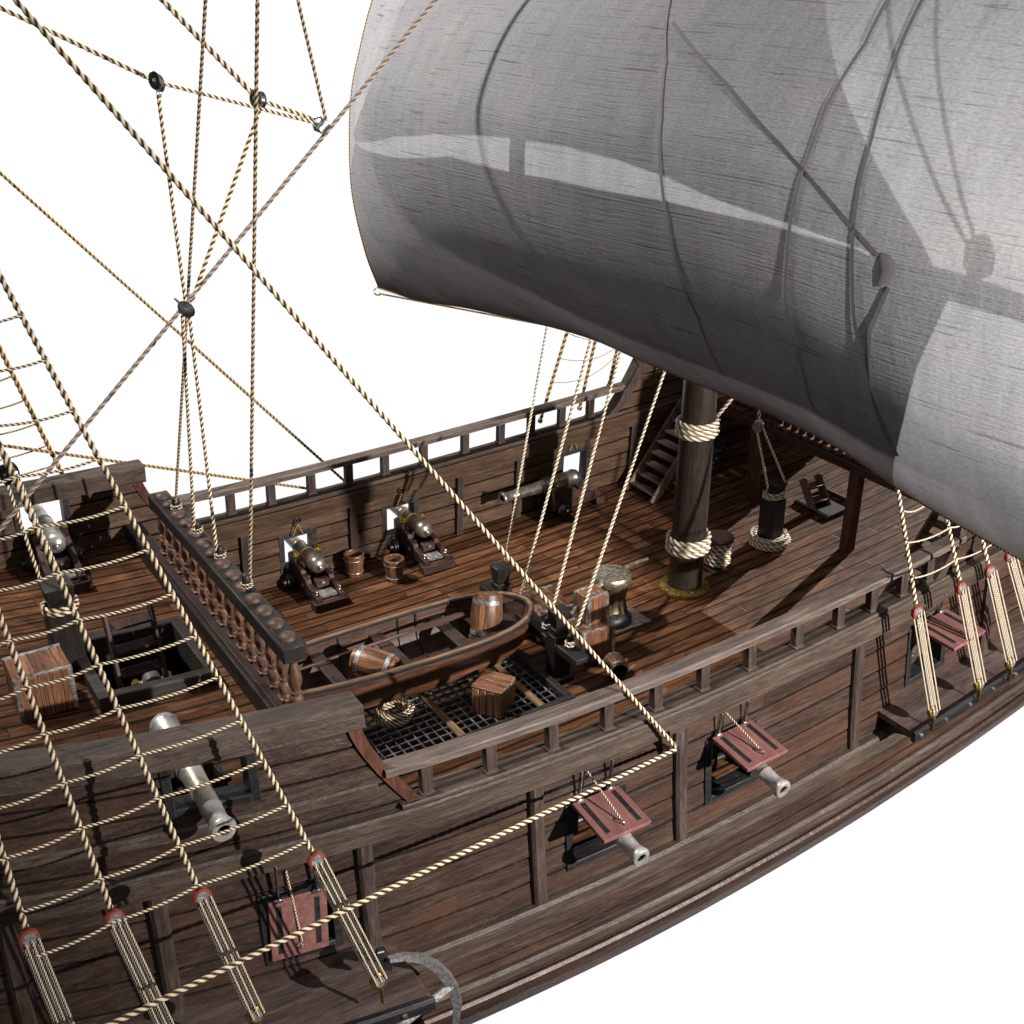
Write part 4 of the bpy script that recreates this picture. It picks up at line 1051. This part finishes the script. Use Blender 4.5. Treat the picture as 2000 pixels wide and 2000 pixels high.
# fore sheets, one pair each side, made fast at the hooks
HK = hp(-5.55, 1.25, -1, .36)+V((0.03, 0, .02)); HKf = hp(-5.55, 1.25, 1, .36)+V((0.03, 0, .02))
n1, n2 = V((-14.26, -4.03, 13.7)), V((-15.84, -7.85, 1.89))
f1, f2 = V((-12.76, 7.47, 9.96)), V((-14.02, 5.46, 4.86))
def ext(a, b, k): return a+(b-a)*k
line('thick rope slanting across the photo from the upper left corner to the hull hook', [HK, ext(HK, n1, 1.2)], .042, 'rope', 3.2)
line('rope running forward from the hull hook past the closed port lid', [HK, ext(HK, n2, 1.15)], .04, 'rope', 3.4)
line('thin rope slanting down from the left edge to behind the far rail', [HKf, ext(HKf, f1, 1.3)], .04, 'rope_gold', 2.8)
line('thin rope running level behind the far rails at the left', [HKf, ext(HKf, f2, 1.3)], .04, 'rope_gold', 2.8)
# main stay and its tackle
S0, S1 = V((-6.412, 0.000, 13.485)), V((-15.603, 0.000, 4.868))
st = thing('main_stay', 'double twisted stay slanting from the top of the sail down to the left edge', 'stay', S1)
for s in (-1, 1): rope_mesh('stay_strand', [(0, s*.026, 0), (S0-S1)*1.12+V((0, s*.026, 0))], .03, 'rope_gray', parent=st, lay=5.)
def block(label, p, axis, hang, r=.125, mat='blackiron'):
    t = thing('pulley_block', label, 'pulley block', p, group='pulley blocks of the stay tackle'); ax = V(axis).normalized(); h_ = V(hang).normalized()
    sd = ax.cross(h_); sh_ = []
    for s in (-1, 1):
        mb = MB(); q = Matrix((h_, sd, ax)).transposed()
        poly = [(r*1.15*math.cos(a), r*.85*math.sin(a)) for a in [2*math.pi*k/18 for k in range(18)]]
        m4 = (q.to_4x4()); m4.translation = ax*(s*.085-.025); mb.prism(poly, m4, .05); mb.build('cheek', mat, t, bevel=.012)
    MB().lathe([(0, -.055), (r*.8, -.055), (r*.62, 0), (r*.8, .055), (0, .055)], 18, (0, 0, 0), ax, cap=False).build('sheave', 'steel', t)
    mb = MB(); mb.cyl(ax*-.13, ax*.13, .03); mb.torus(h_*(r*1.35), sd, .06, .022, 14, 6); mb.build('pin_and_eye', 'steel', t)
    return t
B1, B2, B3, CL = V((-11.464, 0.000, 8.654)), V((-11.521, 0.000, 12.313)), V((-9.876, 0.000, 11.955)), V((-8.780, 0.000, 11.456))
bd = V((.53, .848, 0))
block('block clamped on the main stay above the balustrade', B1, (-.3, -.85, .25), (-.5, 0, .6), .15)
block('topmost left pulley block on the thin line at the upper left', B2, (-.53, -.75, .3), (.1, 0, -1))
block('pulley block where two lines meet left of the stay clamp', B3, (-.75, -.5, .25), (-.1, 0, -1))
cl = thing('stay_clamp', 'steel shackle clamped on the stay at the upper left of the sail', 'shackle', CL)
sdir = (S0-S1).normalized()
mb = MB(); mb.lathe([(.09, -.09), (.125, -.09), (.125, .09), (.09, .09)], 16, (0, 0, 0), sdir, cap=False); mb.build('collar', 'steel', cl)
CE = V((-8.915, 0.000, 11.549))-CL
mb = MB(); mb.tube([V((0, -.1, .1)), CE*.6+V((0, -.1, .12)), CE+V((0, -.06, .05)), CE+V((0, .06, -.02)), CE*.6+V((0, .1, -.12)), V((0, .1, -.1))], .025, 8); mb.build('bow', 'steel', cl)
line('thin line from the left edge to the topmost left pulley block', [V((-13.866, 0.000, 13.551)), B2], .04, 'rope', 3.2)
line('thin line from the topmost left block to the stay clamp', [B2, V((-8.898, 0.000, 11.515))], .034, 'rope', 3.2)
line('line coming down from the top edge to the block left of the clamp', [V((-11.406, 0.000, 13.627)), B3], .05, 'rope', 3.)
line('short line from the right block to the stay clamp', [B3, V((-8.913, 0.000, 11.574))], .04, 'rope', 3.)
line('line from the top edge down to the stay clamp beside the sail', [V((-9.086, 0.000, 13.599)), V((-8.682, 0.000, 11.500))], .034, 'rope_dark', 3.)
line('line from the topmost left block down to the block on the stay', [B2+V((0, 0, -.2)), B1], .036, 'rope', 3.0)
line('line slanting down from the right block to the block on the stay', [B3+V((0, 0, -.2)), B1+V((.1, 0, .1))], .042, 'rope', 3.0)
def pin_top(i): p = PINS[i]; return V((BX+.05, p[1], 3.98))
line('long line from the first belaying pin up past the stay block to the top edge', [pin_top(0)+V((-.02, 0, 0)), V((-11.200, -1.767, 13.622))], .032, 'rope_dark', 3.)
line('line from the second belaying pin up to the stay block', [pin_top(1)+V((-.06, 0, 0)), B1+V((-.08, 0, -.1))], .036, 'rope', 3.)
line('line from the third belaying pin up to the stay block', [pin_top(2)+V((-.06, 0, 0)), B1+V((.04, 0, -.12))], .036, 'rope', 3.)
line('upright line from the belaying pin nearest the boat to the top edge', [pin_top(3)+V((.06, 0, 0)), V((-10.900, -2.995, 13.656))], .034, 'rope_dark', 3.)
# four lines from the fife rail up to the mast behind the sail
q_up = [(-2.600, 2.259, 6.448), (-2.300, 0.964, 6.423), (-2.000, 0.289, 6.262), (-1.500, -0.645, 6.007)]
pos = ['leftmost', 'second', 'third', 'rightmost']
for i in range(4):
    a = V((PX+.02, PRP[i][1], zr_+1.04)); b = V(q_up[i]); line(pos[i]+' of the four lines rising from the fife rail to the sail', [a, ext(a, b, 1.9)], .036 if i else .03, 'rope_pale', 3., group='lines from the fife rail')
# tackle over the post aft of the mast
tb = V((3.200, 1.257, 3.147)); block('small block above the post aft of the mast, hung on a short rope', tb, (-.8, -.55, .1), (0, 0, 1), .15, 'steel')
line('left fall of the tackle over the post aft of the mast', [tb+V((-.02, .05, -.05)), V((2.700, 0.205, 1.955))+V((0, 0, 0)), bp+V((-.22, .1, 1.35))], .034, 'rope_pale', 3.)
line('right fall of the tackle over the post aft of the mast', [tb+V((.06, -.08, 0)), bp+V((.16, -.2, 1.75))], .034, 'rope_pale', 3.)
line('short rope holding the tackle block under the sail', [tb+V((0, 0, .2)), tb+V((-.1, .05, 1.6))], .05, 'rope_pale', 3.)
line('rope passing behind the main mast just under the sail', [V((1.200, 0.564, 4.066)), V((1.200, 0.234, 4.554))+V((.2, -.3, .5))], .05, 'rope_pale', 3.)
# tackle line by the far forecastle bitts
fbk = V((-14.600, 0.845, 6.028)); block('dark block behind the near shrouds at the left edge', fbk, (-.8, -.55, .1), (0, 0, 1), .17)
line('left fall from the dark block at the left edge down to the bitt post', [fbk+V((-.08, .1, 0)), fb+V((-.15, .2, 1.25))], .036, 'rope', 3.)
line('right fall from the dark block at the left edge down to the bitt post', [fbk+V((.1, -.1, 0)), fb+V((.2, -.2, 1.25))], .036, 'rope', 3.)

# ================================================================== MAINSAIL
SAIL_YS, SAIL_YP = 8.0, -10.6
LE = [(0, -3.98, 6.2), (.1, -4.3, 7.13), (.25, -4.59, 8.67), (.4, -4.57, 10.17), (.5, -4.45, 11.1), (.57, -4.29, 11.68), (.72, -3.8, 13.05), (.85, -3.15, 14.2), (1, -2.2, 15.6)]
FOOTZ = [(8.0, 6.2), (5.9, 6.36), (3.9, 6.65), (2.3, 6.82), (.6, 6.97), (-.8, 7.02), (-2.1, 6.93), (-3.4, 6.86), (-4.6, 6.8), (-5.6, 6.72), (-6.6, 6.58), (-7.4, 6.36), (-7.9, 6.2), (-8.8, 5.98), (-10.6, 5.6)]
def sail_pt(u, v):
    y = SAIL_YS+(SAIL_YP-SAIL_YS)*u; yy = (y+1.3)/9.3; arch = max(0., 1-yy*yy)
    x = -3.1-.11*y-.45*arch; zf = interp(FOOTZ, y)
    lx = interp([(a, b) for a, b, c in LE], v)+3.98; lz = interp([(a, c) for a, b, c in LE], v)
    bel = 2.3*arch*math.sin(math.pi*min(v*1.02, 1))**.8 if v > 0 else 0
    return V((x+lx-bel, y, zf+(15.6-zf)*(lz-6.2)/9.4))
def make_sail():
    nu, nv = 160, 110; vs = []; uv = []
    for j in range(nv+1):
        for i in range(nu+1): vs.append(sail_pt(i/nu, j/nv)); uv.append((i/nu, j/nv))
    fs = [(j*(nu+1)+i, j*(nu+1)+i+1, (j+1)*(nu+1)+i+1, (j+1)*(nu+1)+i) for j in range(nv) for i in range(nu)]
    me = bpy.data.meshes.new('canvas'); me.from_pydata(vs, [], fs); ul = me.uv_layers.new(name='UVMap')
    for l in me.loops: ul.data[l.index].uv = uv[l.vertex_index]
    me.polygons.foreach_set('use_smooth', [True]*len(me.polygons)); me.materials.append(M['sail']); me.update()
    o = bpy.data.objects.new('canvas', me); COL.objects.link(o); return o
sl = thing('mainsail', 'large gray weathered canvas mainsail bellying forward over the waist', 'sail', (0, 0, 0))
make_sail().parent = sl
rope_mesh('leech_rope', [sail_pt(0, i/40) for i in range(41)], .03, 'rope_gold', parent=sl)
rope_mesh('foot_rope', [sail_pt(i/60, 0) for i in range(61)], .022, 'rope_dark', parent=sl)
cw = sail_pt(0, 0); mb = MB(); mb.torus(cw+V((0, .08, -.1)), (-.53, -.8, .3), .1, .02, 20, 8); mb.build('clew_ring', 'steel', sl)
line('thin sheet from the clew ring running under the foot of the mainsail', [cw+V((0, .05, -.15)), V((-1.200, 3.466, 5.816)), V((3.000, 6.452, 4.031))], .028, 'rope_gold', 2.8)
yard = thing('main_yard', 'dark wooden yard spreading the head of the mainsail above the photo', 'yard', sail_pt(.5, 1)+V((.3, 0, .25)))
a, b = sail_pt(-.02, 1), sail_pt(1.02, 1); MB().lathe([(.12, -10), (.26, 0), (.12, 10)], 16, (0, 0, 0), (b-a), cap=True).build('spar', 'mast', yard)

# ================================================================== ANCHOR hung under the fore channel
an = thing('anchor', 'bright steel anchor hung below the fore channel at the bottom edge', 'anchor', (-10.527, -7.000, -1.091))
O = an.location
arc = [(-11.592, -7.000, 0.005), (-11.310, -7.000, -0.080), (-11.000, -7.000, -0.287), (-10.759, -7.000, -0.578), (-10.570, -7.000, -0.922), (-10.454, -7.000, -1.244), (-10.394, -7.000, -1.597), (-10.410, -7.000, -1.876), (-10.494, -7.000, -2.142), (-10.657, -7.000, -2.376)]
secs = []
for i, p in enumerate(arc):
    p = V(p)-O; a = V(arc[max(i-1, 0)]); b = V(arc[min(i+1, len(arc)-1)]); tn = (b-a).normalized(); f = V((-.45, -.8, .4)); f = (f-tn*f.dot(tn)).normalized(); s_ = tn.cross(f)
    w = .03+.055*min(1, min(i, len(arc)-1-i)/4.)
    secs.append([p-s_*w-f*.07, p+s_*w-f*.07, p+s_*w+f*.07, p-s_*w+f*.07])
MB().loft(secs).build('arm', 'anchor', an, smooth=30)
k0 = V((-10.470, -7.000, -1.100))-O; k1 = V((-11.553, -7.000, -1.499))-O
MB().bar(k0, k0+(k1-k0)*2.2, .15, .15, (0, -1, .5), .03).build('shank', 'anchor', an)
fl = [V(q)-O for q in ((-11.752, -6.950, 0.174), (-11.613, -6.950, 0.143), (-11.487, -6.950, -0.199), (-11.512, -6.950, -0.357), (-11.666, -6.950, -0.220), (-11.787, -6.950, 0.003))]
mb = MB(); mb.add(fl+[q+V((.03, .1, .02)) for q in fl], [tuple(range(6)), tuple(range(11, 5, -1))]+[(i, (i+1) % 6, 6+(i+1) % 6, 6+i) for i in range(6)]); mb.build('fluke', 'blackiron', an, smooth=0, bevel=.015)

# narrow dark strips painting rope shadows onto the forward face of the canvas
def shadow_strip(pts, w, mat='rope_shadow'):
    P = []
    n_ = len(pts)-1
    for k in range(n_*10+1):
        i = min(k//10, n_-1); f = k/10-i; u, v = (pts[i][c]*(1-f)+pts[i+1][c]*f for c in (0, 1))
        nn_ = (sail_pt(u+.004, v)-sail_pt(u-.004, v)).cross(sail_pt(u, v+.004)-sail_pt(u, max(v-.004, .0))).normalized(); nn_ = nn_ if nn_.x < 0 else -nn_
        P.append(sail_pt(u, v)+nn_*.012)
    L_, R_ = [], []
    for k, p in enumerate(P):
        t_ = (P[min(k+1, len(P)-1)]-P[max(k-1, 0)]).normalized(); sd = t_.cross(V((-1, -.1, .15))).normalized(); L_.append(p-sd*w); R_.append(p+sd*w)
    MB().loft([[a, b] for a, b in zip(L_, R_)], closed=False, cap=False).build('shadow_strip', mat, sl, smooth=60)
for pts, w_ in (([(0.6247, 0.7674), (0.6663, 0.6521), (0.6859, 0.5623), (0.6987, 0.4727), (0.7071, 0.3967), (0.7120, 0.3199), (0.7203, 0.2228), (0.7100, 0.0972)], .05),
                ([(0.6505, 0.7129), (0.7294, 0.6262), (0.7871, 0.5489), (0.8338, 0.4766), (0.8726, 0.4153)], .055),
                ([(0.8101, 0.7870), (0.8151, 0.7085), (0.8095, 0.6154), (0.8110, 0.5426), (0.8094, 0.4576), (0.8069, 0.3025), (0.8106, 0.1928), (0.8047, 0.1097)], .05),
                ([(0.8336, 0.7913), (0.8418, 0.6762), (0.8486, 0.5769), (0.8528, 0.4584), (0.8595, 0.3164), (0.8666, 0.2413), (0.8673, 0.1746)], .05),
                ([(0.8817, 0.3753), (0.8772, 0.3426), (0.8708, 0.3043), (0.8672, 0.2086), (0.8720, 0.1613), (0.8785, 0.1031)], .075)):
    shadow_strip(pts, w_*.62, 'canvas_shade' if w_ > .1 else 'rope_shadow')
block_shadow = thing('pulley_block', 'painted block shadow on the right part of the mainsail', 'pulley block', (-3.936, -8.335, 10.064))
cu, cv = (0.8782, 0.3972)  # dark patch on the canvas in place of a block's cast shadow
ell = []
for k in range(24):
    a = 2*math.pi*k/24; p = sail_pt(cu+.0055*math.cos(a)+.002*math.cos(2*a), cv+.025*math.sin(a)+.006*math.cos(a)); ell.append(p-V(block_shadow.location))
mb = MB(); c0 = sail_pt(cu, cv)-V(block_shadow.location)+V((-.035, -.01, .0)); mb.add([p+V((-.015, 0, 0)) for p in ell]+[c0], [(k, (k+1) % 24, 24) for k in range(24)]); mb.build('shell', 'canvas_shade', block_shadow, smooth=60)
# the mizzen sails stand farther aft; their shadows lie across the mainsail
def flat_sail(label, pts, name):
    o = MB().add([V(p) for p in pts], [tuple(range(len(pts)))]).build(name, 'canvas_back', None, smooth=0); return tag(o, label, 'sail')
MZ = 9.0
flat_sail('mizzen topsail behind the mainsail, throwing the upper shadow on it', [(9.000, 10.621, 16.328), (9.000, 7.274, 17.279), (9.000, 5.420, 17.604), (9.000, 4.024, 17.714), (9.000, 3.000, 17.717), (9.000, 1.721, 17.625), (9.000, 0.584, 17.430), (9.000, -0.452, 17.144), (9.000, -1.411, 16.771), (9.000, -2.716, 16.325), (9.000, -3.701, 15.944), (9.000, -4.943, 15.378), (9.000, -4.613, 15.936), (9.000, -4.057, 16.656), (9.000, -3.179, 17.698), (9.000, -2.647, 18.349), (9.000, -2.232, 18.843), (MZ, -.8, 20.4), (MZ, .2, 22.5), (MZ, 8.4, 22.5), (9.000, 8.929, 19.021), (9.000, 8.865, 18.226), (9.000, 9.492, 17.435), (9.000, 10.896, 16.393)], 'mizzen_topsail')
flat_sail('lower mizzen sail behind the mainsail, throwing the lower shadow on it', [(9.000, 10.626, 16.304), (9.000, 4.870, 17.278), (9.000, 1.921, 17.106), (9.000, -0.485, 16.786), (9.000, -2.305, 16.365), (9.000, -3.705, 15.915), (9.000, -4.400, 15.500), (9.000, -5.104, 15.073), (9.000, -4.773, 14.023), (9.000, -4.592, 13.047), (9.000, -4.172, 11.211), (MZ, -3.7, 8.0), (MZ, -3.6, 5.0), (MZ, 13.0, 5.0), (MZ, 13.4, 10), (MZ, 13., 14.5)], 'mizzen_sail')
my = thing('mizzen_yard', 'wooden mizzen yard behind the mainsail, showing as a dark bar at its right', 'yard', (MZ+.1, -3.5, 15.6))
MB().tube([V(p)-my.location for p in ((9.000, -3.941, 15.684), (9.000, -4.697, 15.401), (9.000, -5.133, 15.252), (9.000, -5.632, 15.058), (9.000, -6.054, 14.871))]+[V((0, -4.6, -1.7))], [.2, .2, .19, .18, .17, .12], 12).build('spar', 'mast', my)
for lab, a, b in (('left of two lines behind the bright right part of the mainsail', (9.000, -3.189, 18.707)[1:], (9.000, -5.328, 15.682)[1:]), ('right of two lines behind the bright right part of the mainsail', (9.000, -3.890, 18.599)[1:], (9.000, -5.428, 15.669)[1:])):
    line(lab, [(MZ, *ext(V((0, *b)), V((0, *a)), 1.4).yz), (MZ, *b)], .034, 'rope_dark', 3.)
bz2 = thing('pulley_block', 'block at the end of the mizzen yard, seen as a shadow on the mainsail', 'pulley block', (9.000, -5.421, 15.603))
MB().lathe([(0, -.3), (.16, -.22), (.2, 0), (.15, .25), (0, .32)], 16, (0, 0, 0), (.1, .3, 1), cap=False).build('shell', 'mast', bz2)

KEYD, KEYS = (-.10, .52, 1.0), 2.8
BACKD, BACKS = (.882, .285, .375), 7.2
WLOW, WMID, WTOP = (.015,.015,.016), (.045,.045,.05), (.14,.145,.155)
SOFT = .19
# ================================================================== LIGHT, BACKDROP LIGHT, CAMERA
CAMPOS = V((-17.5584, -20.1736, 14.3439)); CAMDIR = V((0.48027, 0.76859, -0.42262)); CAMUP = V((0.22395, 0.3584, 0.90631))
def far_lamp(name, direction, strength, color, angle):
    l = bpy.data.lights.new(name, 'SUN'); l.energy = strength; l.color = color; l.angle = R(angle)
    o = bpy.data.objects.new(name, l); COL.objects.link(o); d = V(direction).normalized()
    o.location = d*60; o.rotation_euler = d.to_track_quat('Z', 'Y').to_euler(); return o
def spot(name, loc, aim, power, size, color, soft):
    l = bpy.data.lights.new(name, 'SPOT'); l.energy = power; l.color = color; l.spot_size = R(size); l.spot_blend = 1.0; l.shadow_soft_size = soft
    o = bpy.data.objects.new(name, l); COL.objects.link(o); o.location = loc
    o.rotation_euler = (V(loc)-V(aim)).to_track_quat('Z', 'Y').to_euler(); return o
spot('key_lamp', (-24, 17.0, 38.0), (-2.5, 0, 2.0), 82000, 46, (1, .94, .87), 1.3)
far_lamp('back_lamp', BACKD, BACKS, (1, .97, .93), .12)
spot('side_lamp', (3.5, -34, 14), (-.5, -3, 4.5), 88000, 72, (1, .93, .87), .25)
w = bpy.data.worlds.new('World'); SC.world = w; w.use_nodes = True
nt = w.node_tree; nt.nodes.clear()
wo = nt.nodes.new('ShaderNodeOutputWorld'); bg = nt.nodes.new('ShaderNodeBackground'); nt.links.new(bg.outputs[0], wo.inputs[0])
tc = N(nt, 'TexCoord'); dp = N(nt, 'VectorMath', operation='DOT_PRODUCT'); nt.links.new(tc.outputs['Generated'], dp.inputs[0]); dp.inputs[1].default_value = CAMDIR
cone = ramp(nt, dp.outputs['Value'], [(.62, (0, 0, 0)), (.78, (1, 1, 1))])          # lit white cyclorama behind and below the model
sx = N(nt, 'SeparateXYZ'); nt.links.new(tc.outputs['Generated'], sx.inputs[0])
upr = ramp(nt, math_(nt, 'MULTIPLY_ADD', sx.outputs['Z'], .5, .5), [(.45, WLOW), (.62, WMID), (.9, WTOP)])
dp2 = N(nt, 'VectorMath', operation='DOT_PRODUCT'); nt.links.new(tc.outputs['Generated'], dp2.inputs[0]); dp2.inputs[1].default_value = V((-.38, -.5, .8)).normalized()
soft = ramp(nt, dp2.outputs['Value'], [(.55, (0, 0, 0)), (1., (SOFT, SOFT, SOFT*1.03))])       # large soft lamp over the viewer's shoulder
upr = mixc(nt, 1., upr, soft, 'ADD')
col = mixc(nt, cone, upr, (1.02, 1.02, 1.02))
nt.links.new(col, bg.inputs['Color']); bg.inputs['Strength'].default_value = 1.0
cam = bpy.data.cameras.new('camera'); co = bpy.data.objects.new('camera', cam); COL.objects.link(co)
co.location = CAMPOS; rt = CAMDIR.cross(CAMUP)
co.rotation_euler = Matrix((rt, CAMUP, -CAMDIR)).transposed().to_euler()
cam.sensor_width = 36; cam.lens = 43.200; cam.clip_start = .1; cam.clip_end = 2000
SC.camera = co
SC.render.engine = 'CYCLES'
SC.view_settings.view_transform = 'Standard'; SC.view_settings.look = 'None'; SC.view_settings.exposure = 0
SC.cycles.max_bounces = 6
